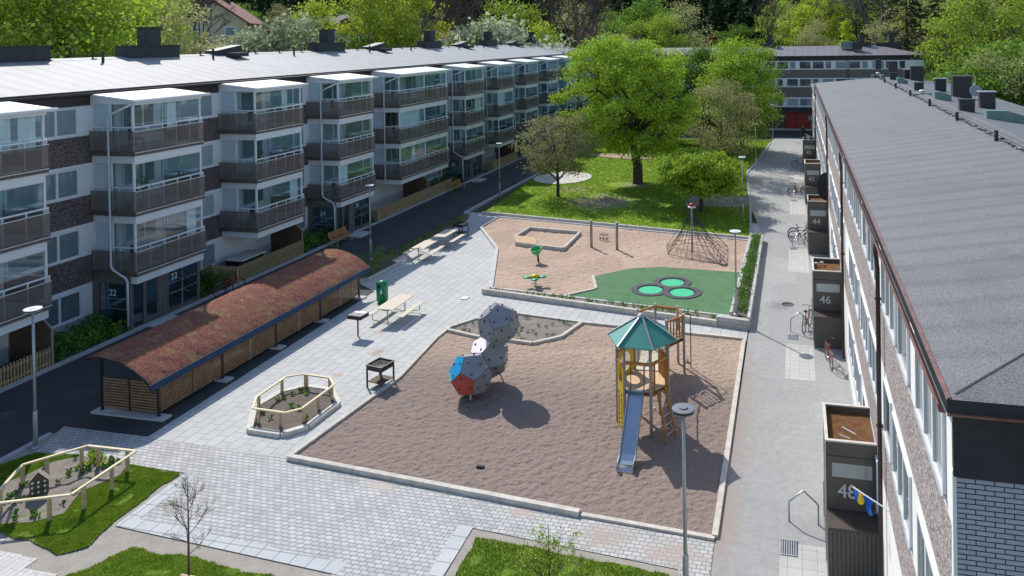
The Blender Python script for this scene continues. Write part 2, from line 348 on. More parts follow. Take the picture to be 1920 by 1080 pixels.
def panemat(name, stops, rough=.04, ior=1.5):
    m, nt, N, L, B = newmat(name); oi = N.new('ShaderNodeObjectInfo'); o = _obj(nt)
    c = _ramp(nt, oi.outputs['Random'], stops)  # sky reflection and curtains behind are both put into the base colour
    w = _noise(nt, _map(nt, o, (6, 6, .4)), 1.5, 3)          # curtain folds behind the glass
    c = _mix(nt, .22, c, _ramp(nt, w, [(.3, (.03,.045,.05)), (.7, (.26,.31,.33))]), 'MIX')
    L.new(c, B.inputs['Base Color']); B.inputs['Roughness'].default_value = rough; B.inputs['IOR'].default_value = ior; M[name] = m
panemat('pane_left', [(0, (.03,.05,.06)), (.15, (.10,.15,.17)), (.5, (.22,.31,.34)), (1, (.42,.50,.52))])
panemat('pane_light', [(0, (.36,.40,.38)), (1, (.50,.54,.52))])
panemat('pane_right', [(0, (.03,.045,.05)), (.5, (.10,.13,.13)), (.8, (.22,.26,.26)), (1, (.32,.36,.35))])
panemat('pane_far', [(0, (.015,.02,.03)), (.45, (.05,.07,.09)), (.6, (.20,.28,.33)), (1, (.34,.42,.46))])
# ---------------------------------------------------------------- mesh building
class MB:
    def __init__(s): s.v = []; s.f = []; s.m = []; s.slot = 0; s.sm = False; s.smf = []
    def add(s, vs, fs):
        b = len(s.v); s.v += [tuple(v) for v in vs]
        for f in fs: s.f.append(tuple(b+i for i in f)); s.m.append(s.slot); s.smf.append(s.sm)
        return s
    def box(s, x0, x1, y0, y1, z0, z1):
        return s.add([(x0,y0,z0),(x1,y0,z0),(x1,y1,z0),(x0,y1,z0),(x0,y0,z1),(x1,y0,z1),(x1,y1,z1),(x0,y1,z1)],
                     [(0,3,2,1),(4,5,6,7),(0,1,5,4),(1,2,6,5),(2,3,7,6),(3,0,4,7)])
    def bar(s, a, b, w, h, up=(0,0,1)):
        a, b = Vector(a), Vector(b); d = (b-a).normalized(); upv = Vector(up)
        if abs(d.dot(upv)) > .98: upv = Vector((0,1,0))
        x = d.cross(upv).normalized()*(w/2); y = x.cross(d).normalized()*(h/2)
        vs = [a-x-y, a+x-y, a+x+y, a-x+y, b-x-y, b+x-y, b+x+y, b-x+y]
        return s.add(vs, [(0,3,2,1),(4,5,6,7),(0,1,5,4),(1,2,6,5),(2,3,7,6),(3,0,4,7)])
    def tube(s, pts, r, n=8, caps=True):
        pts = [Vector(p) for p in pts]; rs = r if isinstance(r, (list, tuple)) else [r]*len(pts)
        vs = []; fs = []; ref = None
        for i, p in enumerate(pts):
            d = (pts[min(i+1, len(pts)-1)] - pts[max(i-1, 0)]).normalized()
            if ref is None:
                ref = d.orthogonal().normalized()
            ref = (ref - d*ref.dot(d)).normalized(); q = d.cross(ref)
            for k in range(n):
                a = 2*math.pi*k/n; vs.append(p + (ref*math.cos(a) + q*math.sin(a))*rs[i])
        for i in range(len(pts)-1):
            for k in range(n):
                k2 = (k+1) % n; fs.append((i*n+k, i*n+k2, (i+1)*n+k2, (i+1)*n+k))
        if caps: fs.append(tuple(range(n-1, -1, -1))); fs.append(tuple((len(pts)-1)*n+k for k in range(n)))
        o = s.sm; s.sm = n >= 8; s.add(vs, fs); s.sm = o; return s
    def lathe(s, c, prof, n=20, smooth=True):
        c = Vector(c); vs = []; fs = []
        for r, z in prof:
            for k in range(n):
                a = 2*math.pi*k/n; vs.append(c + Vector((r*math.cos(a), r*math.sin(a), z)))
        for i in range(len(prof)-1):
            for k in range(n):
                k2 = (k+1) % n; fs.append((i*n+k, i*n+k2, (i+1)*n+k2, (i+1)*n+k))
        if prof[0][0] > 1e-4: fs.append(tuple(range(n-1, -1, -1)))
        if prof[-1][0] > 1e-4: fs.append(tuple((len(prof)-1)*n+k for k in range(n)))
        o = s.sm; s.sm = smooth; s.add(vs, fs); s.sm = o; return s
    def prism(s, poly, z0, z1):
        n = len(poly); a = sum(poly[i][0]*poly[(i+1)%n][1]-poly[(i+1)%n][0]*poly[i][1] for i in range(n))
        if a < 0: poly = poly[::-1]
        vs = [(p[0], p[1], z0) for p in poly] + [(p[0], p[1], z1) for p in poly]
        return s.add(vs, [tuple(range(n-1, -1, -1)), tuple(range(n, 2*n))] + [(i, (i+1)%n, n+(i+1)%n, n+i) for i in range(n)])
    def prof(s, poly, y0, y1, axis='y'):      # polygon in (x,z) or (y,z), pushed along the other axis
        n = len(poly)
        if axis == 'y': vs = [(p[0], y0, p[1]) for p in poly] + [(p[0], y1, p[1]) for p in poly]
        else: vs = [(y0, p[0], p[1]) for p in poly] + [(y1, p[0], p[1]) for p in poly]
        return s.add(vs, [tuple(range(n)), tuple(range(2*n-1, n-1, -1))] + [(i, n+i, n+(i+1)%n, (i+1)%n) for i in range(n)])
    def rail(s, pts, w, h, closed=False):
        n = len(pts)
        for i in range(n if closed else n-1): s.bar(pts[i], pts[(i+1) % n], w, h)
        return s
    def build(s, name, mats, parent=None, bevel=0, fix=True):
        me = bpy.data.meshes.new(name); me.from_pydata(s.v, [], s.f)
        if isinstance(mats, str): mats = [mats]
        for k in mats: me.materials.append(M[k])
        me.polygons.foreach_set('material_index', s.m); me.polygons.foreach_set('use_smooth', s.smf)
        if fix and len(s.f) < 20000:
            bm = bmesh.new(); bm.from_mesh(me); bmesh.ops.recalc_face_normals(bm, faces=bm.faces); bm.to_mesh(me); bm.free()
        me.update()
        o = bpy.data.objects.new(name, me); C.objects.link(o)
        if parent: o.parent = parent
        if bevel:
            b = o.modifiers.new('bevel', 'BEVEL'); b.width = bevel; b.segments = 2; b.limit_method = 'ANGLE'
        return o
def tag(o, label=None, cat=None, group=None, kind=None):
    if label: o['label'] = label
    if cat: o['category'] = cat
    if group: o['group'] = group
    if kind: o['kind'] = kind
    return o
def empty(name, loc=(0,0,0), rz=0, label=None, cat=None, group=None):
    o = bpy.data.objects.new(name, None); C.objects.link(o); o.location = loc; o.rotation_euler.z = rz; o.empty_display_size = .2
    return tag(o, label, cat, group)
KIDS = {}
def kids(o): return [c for c in C.objects if c.parent == o]
def copy_tree(o, parent=None):
    c = o.copy(); C.objects.link(c)
    if parent: c.parent = parent
    for ch in list(o.children): copy_tree(ch, c)
    return c
def inst(o, name, parent, loc, rz=0, scale=None):
    c = bpy.data.objects.new(name, o.data); C.objects.link(c); c.parent = parent; c.location = loc; c.rotation_euler.z = rz
    if scale: c.scale = scale
    return c
def pmesh(name, mb, mats):                  # mesh datablock only
    o = mb.build(name, mats); me = o.data; bpy.data.objects.remove(o); return me
def place(me, name, parent, loc=(0,0,0), rz=0, scale=None):
    c = bpy.data.objects.new(name, me); C.objects.link(c)
    if parent: c.parent = parent
    c.location = loc; c.rotation_euler.z = rz
    if scale: c.scale = scale
    return c
def gridpoly(name, poly, step, z, matname, amp=0, freq=1.0, kind='structure', edge=.25, parent=None):
    bm = bmesh.new(); vs = [bm.verts.new((p[0], p[1], z)) for p in poly]; bm.faces.new(vs)
    if step:
        for ax in (0, 1):
            lo = min(p[ax] for p in poly); hi = max(p[ax] for p in poly); k = lo+step
            while k < hi:
                co = Vector((k, 0, 0)) if ax == 0 else Vector((0, k, 0)); no = Vector((1,0,0)) if ax == 0 else Vector((0,1,0))
                bmesh.ops.bisect_plane(bm, geom=bm.verts[:]+bm.edges[:]+bm.faces[:], plane_co=co, plane_no=no); k += step
        bmesh.ops.triangulate(bm, faces=[f for f in bm.faces if len(f.verts) > 4])
        if amp:
            n = len(poly)
            for v in bm.verts:
                d = 9
                for i in range(n):
                    a = Vector(poly[i][:2]); b = Vector(poly[(i+1)%n][:2]); ab = b-a; t = max(0, min(1, (v.co.xy-a).dot(ab)/ab.length_squared))
                    d = min(d, (v.co.xy-a-ab*t).length)
                p = v.co*freq
                h = noise.noise(p) + .5*noise.noise(p*2.3+Vector((3,1,5))) + .35*noise.noise(p*5.1)
                v.co.z += amp*h*min(1, d/edge)
    if sum(f.normal.z for f in bm.faces) < 0 or True:
        bmesh.ops.recalc_face_normals(bm, faces=bm.faces)
        bm.normal_update()
        if sum(f.normal.z for f in bm.faces) < 0: bmesh.ops.reverse_faces(bm, faces=bm.faces)
    me = bpy.data.meshes.new(name); bm.to_mesh(me); bm.free(); me.materials.append(M[matname])
    for p in me.polygons: p.use_smooth = bool(amp)
    o = bpy.data.objects.new(name, me); C.objects.link(o)
    if kind: o['kind'] = kind
    if parent: o.parent = parent
    return o
def textmesh(name, s, size, matname, parent, ext=.012, bold=0):
    cu = bpy.data.curves.new(name, 'FONT'); cu.body = s; cu.size = size; cu.extrude = ext; cu.align_x = 'CENTER'; cu.offset = bold
    to = bpy.data.objects.new(name, cu); C.objects.link(to); bpy.context.view_layer.update()
    me = bpy.data.meshes.new_from_object(to); bpy.data.objects.remove(to); bpy.data.curves.remove(cu)
    me.materials.clear(); me.materials.append(M[matname])
    o = bpy.data.objects.new(name, me); C.objects.link(o); o.parent = parent; return o
def inpoly(x, y, poly):
    r = False; n = len(poly)
    for i in range(n):
        x1, y1 = poly[i][:2]; x2, y2 = poly[(i+1)%n][:2]
        if (y1 > y) != (y2 > y) and x < (x2-x1)*(y-y1)/(y2-y1)+x1: r = not r
    return r
# ================================================================ GROUND
def flat(name, poly, z, m): return gridpoly(name, poly, 0, z, m)
gnd = gridpoly('ground', [(-1500,-400),(1500,-400),(1500,2500),(-1500,2500)], 0, -.05, 'far_ground')
EX = 1.8                                       # facade line of the right building
flat('paving', [(-24.5,20.9),(-2.2,20.9),(-2.2,54),(-24.5,54)], .004, 'paving_slabs')
flat('street_west', [(-29.35,0),(-24.5,0),(-24.5,21.15),(-21.13,21.15),(-21.55,36.0),(-24.6,38.0),(-24.5,120),(-29.35,120)], .008, 'asphalt_dark')
flat('street_east', [(-2.15,0),(3.0,0),(3.0,100),(-2.6,100),(-3.7,92),(-4.6,75),(-3.6,60),(-2.15,50)], .008, 'asphalt_pale')
flat('street_north', [(-40,100),(30,100),(30,108),(-40,108)], .004, 'asphalt_dark')
flat('courtyard_ground', [(-24.5,0),(-2.15,0),(-2.15,21.5),(-24.5,21.5)], -.004, 'soil_track')
flat('bed_soil_west', [(-31.8,8),(-29.35,8),(-29.35,120),(-31.8,120)], .02, 'soil')
gp = lambda x, y: tuple(G(x, y)[:2])
flat('cobble_paving', [gp(66,848),(-24.58,21.15),(-20.3,21.06),(-15.9,20.97),(-15.57,20.75),(-2.2,19.62),(-2.13,16.2),(-2.3,16.2),(-2.98,18.45),(-8.6,18.91),(-8.46,14.4),(-12.0,14.4),(-11.2,16.6),gp(216,987),gp(347,888),gp(138,853)], .012, 'cobbles')
bs = MB()
def strip(mb, a, b, w, z):
    a = Vector((*a, z)); b = Vector((*b, z)); d = (b-a).normalized(); n = Vector((-d.y, d.x, 0))*w
    mb.add([a, b, b+n, a+n], [(0,1,2,3)])
strip(bs, gp(216,987), (-11.1,16.55), .42, .018); strip(bs, gp(347,888), gp(216,987), .42, .0185); strip(bs, (-8.55,18.95), (-8.4,14.4), -.42, .018)
tag(bs.build('slab_border', 'border_slabs'), kind='structure')
STEP = MB()
for i in range(13):                            # stepped ends of the slab path in the corner
    x = -23.6 + i*.52; dy = [0,.12,.3,.1,.35,.2,.5,.3,.15,.4,.2,.1,.3][i]
    STEP.box(x, x+.515, 13.2-i*.05-dy, 16.9-i*.16-dy*.8, -.02, .014)
tag(STEP.build('slab_path', 'stepped_slabs'), kind='structure')
flat('paving_walk', [(-8.5,58.2),(-3.55,58.6),(-3.9,62.5),(-8.5,63.8)], .09, 'path_slabs')
flat('entrance_paving', [(-.55,29.6),(.58,29.6),(.58,33.0),(-.55,33.0)], .014, 'entrance_slabs')
for y in (18.7, 46.7, 60.7, 74.7):
    flat('entrance_paving', [(-.55,y-3.6),(.58,y-3.6),(.58,y+1.3),(-.55,y+1.3)], .014, 'entrance_slabs')
# lawns
def ragged(poly, amp, seg=.35, seed=0):
    out = []; n = len(poly)
    for i in range(n):
        a, b = Vector((*poly[i][:2], 0)), Vector((*poly[(i+1)%n][:2], 0)); d = b-a; k = max(1, int(d.length/seg)); nn = Vector((-d.y, d.x, 0)).normalized()
        for j in range(k):
            p = a+d*(j/k); out.append(tuple((p+nn*amp*(noise.noise(p*1.3+Vector((seed,0,0)))+.6*noise.noise(p*4+Vector((0,seed,0)))))[:2]))
    return out
L1 = [(-22.95,53.4),(-21.36,53.35),(-2.95,49.75),(-3.6,60),(-4.7,72),(-3.8,88),(-3.0,97),(-23.8,97),(-24.2,70)]
gridpoly('lawn_north', L1, .8, .06, 'lawn', amp=.015, freq=.25)
GF1 = [gp(*q) for q in ((-60,905),(0,872),(70,851),(138,855),(338,890),(300,915),(214,978),(165,1028),(110,1040),(60,1018),(0,1000),(-80,1010))]
GF2 = [(-17.6,15.2),(-16.9,16.3),(-15.6,16.35),(-11.9,16.1),(-12.5,14.0),(-17.9,14.0)]
GF3 = [(-8.3,18.6),(-3.1,18.2),(-2.4,15.9),(-2.4,13.5),(-8.0,13.5)]
GF1 = ragged(GF1, .08, .15, seed=1); GF2 = ragged(GF2, .16, .15, seed=2); GF3 = ragged(GF3, .09, .15, seed=3)
gridpoly('lawn_west_corner', GF1, .3, .02, 'lawn_front', amp=.003, freq=.9)
gridpoly('lawn_south_middle', GF2, .3, .02, 'lawn_front', amp=.003, freq=.9)
gridpoly('lawn_south', GF3, .3, .02, 'lawn_front', amp=.003, freq=.9)
# sand pits
S1 = [(-15.5,20.93),(-14.95,26.67),(-15.3,30.64),(-15.26,31.46),(-13.68,30.96),(-12.18,30.89),(-11.04,30.76),(-10.09,31.65),(-9.55,33.35),(-2.36,32.95),(-2.2,19.78)]
gridpoly('sand_pit', S1, .065, .055, 'sand_near', amp=.037, freq=5.2, edge=.2)
S2 = [(-21.2,52.6),(-21.25,49.52),(-18.1,44.62),(-15.5,37.4),(-11.7,36.9),(-10.25,38.36),(-10.9,40.32),(-9.12,42.15),(-7.53,42.65),(-4.51,42.5),(-2.98,42.4),(-2.9,49.2)]
gridpoly('sand_pit_north', S2, .10, .055, 'sand_far', amp=.046, freq=4.2, edge=.2)
TF = [(-11.58,36.86),(-10.22,38.36),(-10.88,40.32),(-9.12,42.1),(-7.53,42.6),(-4.51,42.45),(-2.95,42.35),(-3.05,35.6)]
gridpoly('turf', TF, .4, .06, 'artificial_turf', amp=.01, freq=.6)
BED = [(-15.26,31.91),(-14.58,32.95),(-12.81,33.95),(-9.75,33.45),(-10.15,31.75),(-11.04,30.9),(-12.18,31.0),(-13.68,31.1),(-15.2,31.55)]
gridpoly('bed_soil', BED, .2, .07, 'dry_soil', amp=.04, freq=1.5)
gridpoly('bed_soil_strip', [(-15.6,36.85),(-3.6,34.6),(-3.1,35.4),(-11.6,36.75),(-15.4,37.3)], .3, .10, 'dry_soil', amp=.04, freq=1.5)
gridpoly('bed_soil_east', [(-3.0,35.5),(-2.3,34.9),(-2.3,49.2),(-2.75,49.2),(-2.85,42.3)], .3, .32, 'soil', amp=.05, freq=1.5)
gridpoly('bed_soil_tables', [(-24.5,36.6),(-22.9,37.6),(-22.75,40.7),(-24.5,41.2)], .3, .10, 'soil', amp=.04, freq=1.5)
flat('gravel_verge', [(-24.5,41.2),(-23.6,41.0),(-23.3,51.5),(-23.9,53.4),(-24.5,53.4)], .012, 'soil')
gridpoly('sand_pit_far', [(-23.3,83.1),(-15,84.2),(-15.2,80.3),(-17,79.6),(-20.6,81.1)], .5, .12, 'sand_far', amp=.02)
pp = [(-21.3+2.7*math.cos(a/16*6.283), 68.5+3.2*math.sin(a/16*6.283)) for a in range(16)]
gridpoly('gravel_patch', pp, .5, .12, 'gravel_pale', amp=.01)
bare = [(-15.2+2.9*math.cos(a/14*6.283)*(1+.2*math.sin(a*2.1)), 58.9+3.0*math.sin(a/14*6.283)*(1+.2*math.cos(a*1.7))) for a in range(14)]
wand = [(-14.6+2.0*math.cos(a/14*6.283)*(1+.2*math.sin(a*2.1)), 66.0+1.3*math.sin(a/14*6.283)) for a in range(14)]
# kerbs
def kerb(name, pts, w, z0, z1, m, seg=None, closed=False, label=None):
    mb = MB(); n = len(pts)
    for i in range(n if closed else n-1):
        a = Vector((*pts[i][:2], (z0+z1)/2)); b = Vector((*pts[(i+1)%n][:2], (z0+z1)/2)); d = b-a; k = max(1, round(d.length/seg)) if seg else 1
        e = d.normalized()*.004
        for j in range(k): mb.bar(a+d*(j/k)+e, a+d*((j+1)/k)-e, w, z1-z0)
    o = mb.build(name, m); tag(o, kind='structure'); return o
kerb('kerb_west', [(-29.42,8),(-29.42,118)], .16, -.05, .13, 'kerb_stone', 1.0)
kerb('kerb_street', [(-24.45,14.0),(-24.5,20.6)], .2, -.05, .08, 'kerb_stone', 1.0)
kerb('kerb_lawn', [(-24.4,53.6),(-24.2,97)], .3, -.05, .12, 'kerb_stone', 1.0)
kerb('kerb_lawn_east', [(-2.95,49.9),(-3.55,60),(-4.65,73.5),(-3.9,82),(-3.1,95)], .18, -.05, .09, 'kerb_stone', 1.0)
kerb('sleeper_edge', [(-15.57,20.94),(-15.02,26.67),(-15.4,30.64),(-15.34,31.9),(-14.62,33.05),(-12.81,34.05),(-9.62,33.55),(-2.36,33.02)], .16, -.03, .14, 'sleeper', 2.4)
kerb('sleeper_bed', [(-15.3,31.5),(-13.68,31.02),(-12.18,30.92),(-11.04,30.78),(-10.05,31.7),(-9.62,33.45)], .15, -.03, .17, 'sleeper', 2.4)
kerb('sleeper_south', [(-15.6,20.88),(-5.9,20.0)], .17, -.03, .15, 'sleeper', 2.4)
kerb('sleeper_south_sunk', [(-5.85,20.0),(-2.2,19.75)], .14, -.03, .075, 'sleeper', 2.4)
kerb('sleeper_east', [(-2.2,19.8),(-2.3,33.0)], .16, -.03, .1, 'sleeper', 2.4)
kerb('sleeper_north_pit', [(-22.95,53.45),(-21.38,53.25),(-2.75,49.45)], .17, -.03, .22, 'sleeper', 1.4)
kerb('kerb_pit_inner', [(-21.3,52.7),(-2.9,49.1)], .14, -.03, .11, 'concrete', 1.0)
kerb('kerb_pit_west', [(-21.34,52.7),(-21.4,49.5),(-18.22,44.6),(-15.63,37.35)], .2, -.03, .14, 'concrete', 1.0)
kerb('kerb_turf', [(-11.6,36.8),(-10.22,38.3),(-10.92,40.32)], .15, -.03, .12, 'sleeper', 2.4)
kerb('kerb_turf_east', [(-3.02,35.55),(-2.93,49.2)], .2, -.03, .30, 'concrete', .9)
kerb('kerb_turf_south', [(-15.6,37.35),(-11.6,36.83),(-3.05,35.52)], .14, -.03, .13, 'concrete', 1.0)
kerb('retaining_kerb_south', [(-15.84,36.72),(-3.58,34.5)], .18, -.03, .26, 'sleeper', 2.4)
rw = MB(); rw.bar((-3.62,34.65,.2), (-2.15,34.38,.2), .3, .44)
tag(rw.build('retaining_block_wall', 'retaining_block'), 'short pale block wall at the corner below the turf play area', 'wall')
rw = MB(); rw.bar((-2.2,34.55,.2), (-2.2,49.35,.2), .14, .46); rw.bar((-2.2,49.4,.2), (-2.85,49.5,.2), .14, .46)
tag(rw.build('retaining_timber_wall', 'concrete'), 'long low retaining wall between the planted bed and the pale street', 'wall')
kerb('kerb_tables_bed', [(-24.4,36.5),(-22.85,37.5),(-22.7,40.8)], .1, -.03, .16, 'sleeper', 2.0)
# drains and manholes: real things let into the paving
def grate(x, y, w=.42, l=.75, lab=''):
    e = empty('drain_grate', (x, y, .016), 0, lab, 'drain', 'drain grates by the entrances')
    mb = MB(); mb.box(-w/2, w/2, -l/2, l/2, 0, .006); mb.build('pit', 'black_metal', e)  # flat black plate standing in for the shade below the bars
    mb = MB()
    for i in range(7): mb.box(-w/2+.02+i*(w-.04)/6.6, -w/2+.045+i*(w-.04)/6.6, -l/2+.03, l/2-.03, .007, .016)
    for q in (-1, 1): mb.box(-w/2, w/2, q*(l/2-.02)-.015, q*(l/2-.02)+.015, .007, .018)
    mb.build('bars', 'galvanised', e)
for (x, y, l) in ((-.32,19.8,'large striped drain grate beside the house entrance 48'),(-.27,33.8,'dark drain grate in the slabs beside entrance 46'),(-.27,47.9,'dark drain grate in the slabs beside entrance 44'),(-.27,61.9,'small drain grate in the slabs beside entrance 42')):
    grate(x, y, .42, .62 if y < 30 else .5, l)
def manhole(x, y, r, lab):
    mb = MB(); mb.lathe((x, y, .009), [(r, 0), (r, .006), (r-.05, .008), (r-.05, .004), (0, .004)], 24)
    tag(mb.build('manhole_cover', 'rubber'), lab, 'manhole cover', 'manhole covers')
manhole(-.52, 37.9, .3, 'round manhole cover in the pale street beyond entrance 46')
p = G(10, 779); manhole(p.x, p.y, .35, 'round manhole cover in the dark street at the left edge')
p = G(872, 560); mb = MB(); mb.box(p.x-.16, p.x+.16, p.y-.2, p.y+.2, .006, .05); tag(mb.build('paper_scrap', 'white_paint'), 'small white scrap lying on the slabs between the sand pits', 'litter')
# grass blades on the lawns (uncountable: stuff)
def blades(name, poly, n, h, w, seed, z=.05, holes=(), mname='grass_blade', patchy=.0):
    rnd = random.Random(seed); xs = [p[0] for p in poly]; ys = [p[1] for p in poly]; v = []; f = []
    k = 0; tries = 0
    while k < n and tries < n*6:
        tries += 1
        x = rnd.uniform(min(xs), max(xs)); y = rnd.uniform(min(ys), max(ys))
        if not inpoly(x, y, poly) or any(inpoly(x, y, q) for q in holes): continue
        dn = noise.noise(Vector((x*2.2, y*2.2, seed)))
        if patchy and dn < -patchy and rnd.random() < .85: continue
        a = rnd.uniform(0, 6.283); hh = h*rnd.uniform(.5, 1.2)*(1+.6*dn); lx = rnd.uniform(-.6, .6)*hh; ly = rnd.uniform(-.6, .6)*hh; b = len(v)
        v += [(x-math.cos(a)*w, y-math.sin(a)*w, z), (x+math.cos(a)*w, y+math.sin(a)*w, z), (x+lx, y+ly, z+hh)]; f.append((b, b+1, b+2)); k += 1
    me = bpy.data.meshes.new(name); me.from_pydata(v, [], f); me.materials.append(M[mname]); o = bpy.data.objects.new(name, me); C.objects.link(o)
    return tag(o, kind='stuff')
PLH = [gp(*q) for q in ((-60,960),(-40,925),(50,893),(100,868),(150,858),(245,866),(225,893),(150,925),(120,965),(60,982),(0,985))]
tag(blades('grass_west_corner', GF1, 52000, .042, .011, 1, .022, [PLH], patchy=.42), 'short green grass round the railed bed in the lower left corner', 'grass')
tag(blades('grass_south_middle', GF2, 34000, .045, .011, 2, .022, patchy=.40), 'green grass at the bottom edge between the two slab paths', 'grass')
tag(blades('grass_south', GF3, 44000, .05, .012, 3, .022, patchy=.38), 'green grass under the young leafing tree at the bottom edge', 'grass')
tag(blades('grass_north', L1, 90000, .09, .03, 4, .07, [bare, wand, pp], patchy=.3), 'sunlit lawn with tree shadows beyond the playground', 'grass')
# ================================================================ LEFT BUILDING (four storeys, glazed balconies)
FX = -31.8; LH = 2.75
def hip_roof(mb, x0, x1, y0, y1, z, rise, over=0, thick=.16, slots=(0,1,2)):
    xr = (x0+x1)/2; hw = (x1-x0)/2; zr = z+rise
    a, b, c, d = (x0,y0,z), (x1,y0,z), (x1,y1,z), (x0,y1,z); e, f = (xr, y0+hw, zr), (xr, y1-hw, zr)
    mb.slot = slots[0]; mb.add([a, d, f, e], [(0,3,2,1)]); mb.add([b, c, f, e], [(0,1,2,3)])
    mb.slot = slots[1]; mb.add([a, b, e], [(0,1,2)]); mb.add([d, c, f], [(0,2,1)])
    mb.slot = slots[2]
    mb.add([(x0,y0,z-thick),(x1,y0,z-thick),(x1,y1,z-thick),(x0,y1,z-thick)], [(0,3,2,1)])
    for p, q in ((a,b),(b,c),(c,d),(d,a)):
        mb.add([(*p[:2],z-thick), (*q[:2],z-thick), q, p], [(0,1,2,3)])
apt = empty('apartment_building', (FX, 64, 0), 0, 'long four storey brown building with glazed balconies on the left', 'building')
def P_(mb, name, m, root, **k):               # parts in world coordinates under a root that is not at the origin
    o = mb.build(name, m, root, **k); o.matrix_parent_inverse = Matrix.Translation(-root.location); return o
w = MB()
for z0, z1, s in ((0,.68,0),(.68,2.15,1),(2.15,3.43,2),(3.43,4.9,1),(4.9,6.18,2),(6.18,7.65,1),(7.65,8.93,2),(8.93,10.38,1),(10.38,10.80,3)):
    w.slot = s; w.box(FX-12, FX, 8, 120, z0, z1)
P_(w, 'wall', ['white_brick','white_panel','pebble_dark','dark_fascia'], apt)
w = MB(); w.box(FX+.003, FX+.06, 8, 120, 10.32, 10.86); w.box(FX, FX+.16, 7.8, 120.3, 10.80, 10.97); P_(w, 'fascia', 'dark_fascia', apt)
for z in (.68, 3.43, 6.18, 8.93):
    pass
w = MB(); hip_roof(w, FX-12.2, FX+.2, 7.8, 120.2, 11.0, 1.42); P_(w, 'roof', ['roof_felt_left','roof_felt_left','dark_fascia'], apt)
# facade windows: one frame mesh + one pane mesh per size, placed as parts and sub-parts
def window_meshes(wd, ht, mull, fr='white_paint', pane='pane_left', axis=1, fw=.07, dep=.07):
    f = MB(); f.box(0, dep, 0, wd, 0, fw); f.box(0, dep, 0, wd, ht-fw, ht); f.box(0, dep, 0, fw, fw, ht-fw); f.box(0, dep, wd-fw, wd, fw, ht-fw)
    for m_ in mull: f.box(0, dep, m_-fw*.8, m_+fw*.8, fw, ht-fw)
    f.box(0, dep+.05, -.02, wd+.02, -.05, 0)
    p = MB(); xs = [fw]+[q for m_ in mull for q in (m_-fw*.8, m_+fw*.8)]+[wd-fw]
    for i in range(0, len(xs), 2): p.box(.012, .03, xs[i], xs[i+1], fw, ht-fw)
    return pmesh('window', f, fr), pmesh('pane', p, pane)
gapsW = {}
def put_window(root, meshes, loc, rz=0, nm='window'):
    a = place(meshes[0], nm, root, loc, rz); a.matrix_parent_inverse = Matrix.Translation(-root.location)
    place(meshes[1], 'pane', a); return a
W2 = window_meshes(3.35, 1.24, [2.3])
COLS = [(16.5,24.8),(28.9,33.1),(37.0,41.2),(45.0,49.3),(53.0,61.3),(65.0,69.3),(73.0,77.3),(81.0,85.3),(89.0,93.3),(97.0,101.3),(105.0,109.3)]
for i in range(len(COLS)):
    y0 = COLS[i][1]; y1 = COLS[i+1][0] if i+1 < len(COLS) else y0+4
    if i == len(COLS)-1: y1 = y0+4
    for z in (.76, 3.52, 6.27, 9.02):
        put_window(apt, W2, (FX+.002, y0+.12, z))
put_window(apt, W2, (FX+.002, 12.6, 9.02)); put_window(apt, W2, (FX+.002, 12.6, 6.27))
DOOR = window_meshes(.95, 2.1, []); BW = window_meshes(1.9, 1.25, [1.2]); BWL = window_meshes(2.7, 1.25, [1.1, 2.0])
BD = 2.5
def balcony_meshes(L):
    o = {}
    s = MB(); s.slot = 0; s.box(0, BD-.06, 0, L, 0, .2); s.slot = 1
    s.box(BD-.2, BD-.08, .08, L-.08, -.36, -.003); s.box(.05, BD-.2, .08, .18, -.36, -.003); s.box(.05, BD-.2, L-.18, L-.08, -.36, -.003)
    s.slot = 2; s.box(.03, BD-.2, .2, L-.2, .203, .215)
    o['slab'] = (s, ['brown_metal','white_paint','kerb_stone'])
    p = MB(); n = max(3, round(L/.93))
    for i in range(n): p.box(BD, BD+.012, L*i/n+.006, L*(i+1)/n-.006, -.02, 1.13)
    p.box(.02, BD, -.02, -.008, -.02, 1.13); p.box(.02, BD, L+.008, L+.02, -.02, 1.13)
    o['parapet'] = (p, ['parapet_panel'])
    r = MB()
    r.box(BD-.1, BD-.04, 0, L, 1.27, 1.33); r.box(.05, BD-.1, .0, .05, 1.27, 1.33); r.box(.05, BD-.1, L-.05, L, 1.27, 1.33)
    for i in range(n+1):
        y = min(max(L*i/n, .03), L-.03); r.box(BD-.09, BD-.05, y-.022, y+.022, .2, 1.27)
    for x in (.8, 1.6): r.box(x-.02, x+.02, .01, .05, .2, 1.27)
    r.box(BD+.014, BD+.02, 0, L, .12, .15); r.box(BD+.014, BD+.022, 0, L, 1.1, 1.13)
    o['railing'] = (r, ['white_paint'])
    g = MB(); n2 = max(4, round(L/.7))
    for i in range(n2): g.box(BD-.16, BD-.152, .14+(L-.28)*i/n2, .14+(L-.28)*(i+1)/n2-.008, .9, 2.39)
    g.box(1.15, BD-.2, .12, .128, .25, 2.39); g.box(.1, BD-.2, L-.128, L-.12, .9, 2.39)
    o['glazing'] = (g, ['balcony_glass'])
    f = MB()
    f.box(0, .09, 0, .09, .2, 2.42); o['post'] = (f, ['white_paint'])
    f = MB(); f.box(BD-.19, BD-.13, .15, L-.15, 2.34, 2.39); o['head_rail'] = (f, ['white_paint'])
    q = MB(); q.box(.13, 1.05, .10, .115, .21, 2.38); o['partition'] = (q, ['frosted_panel'])
    return {k: pmesh(k, v[0], v[1]) for k, v in o.items()}
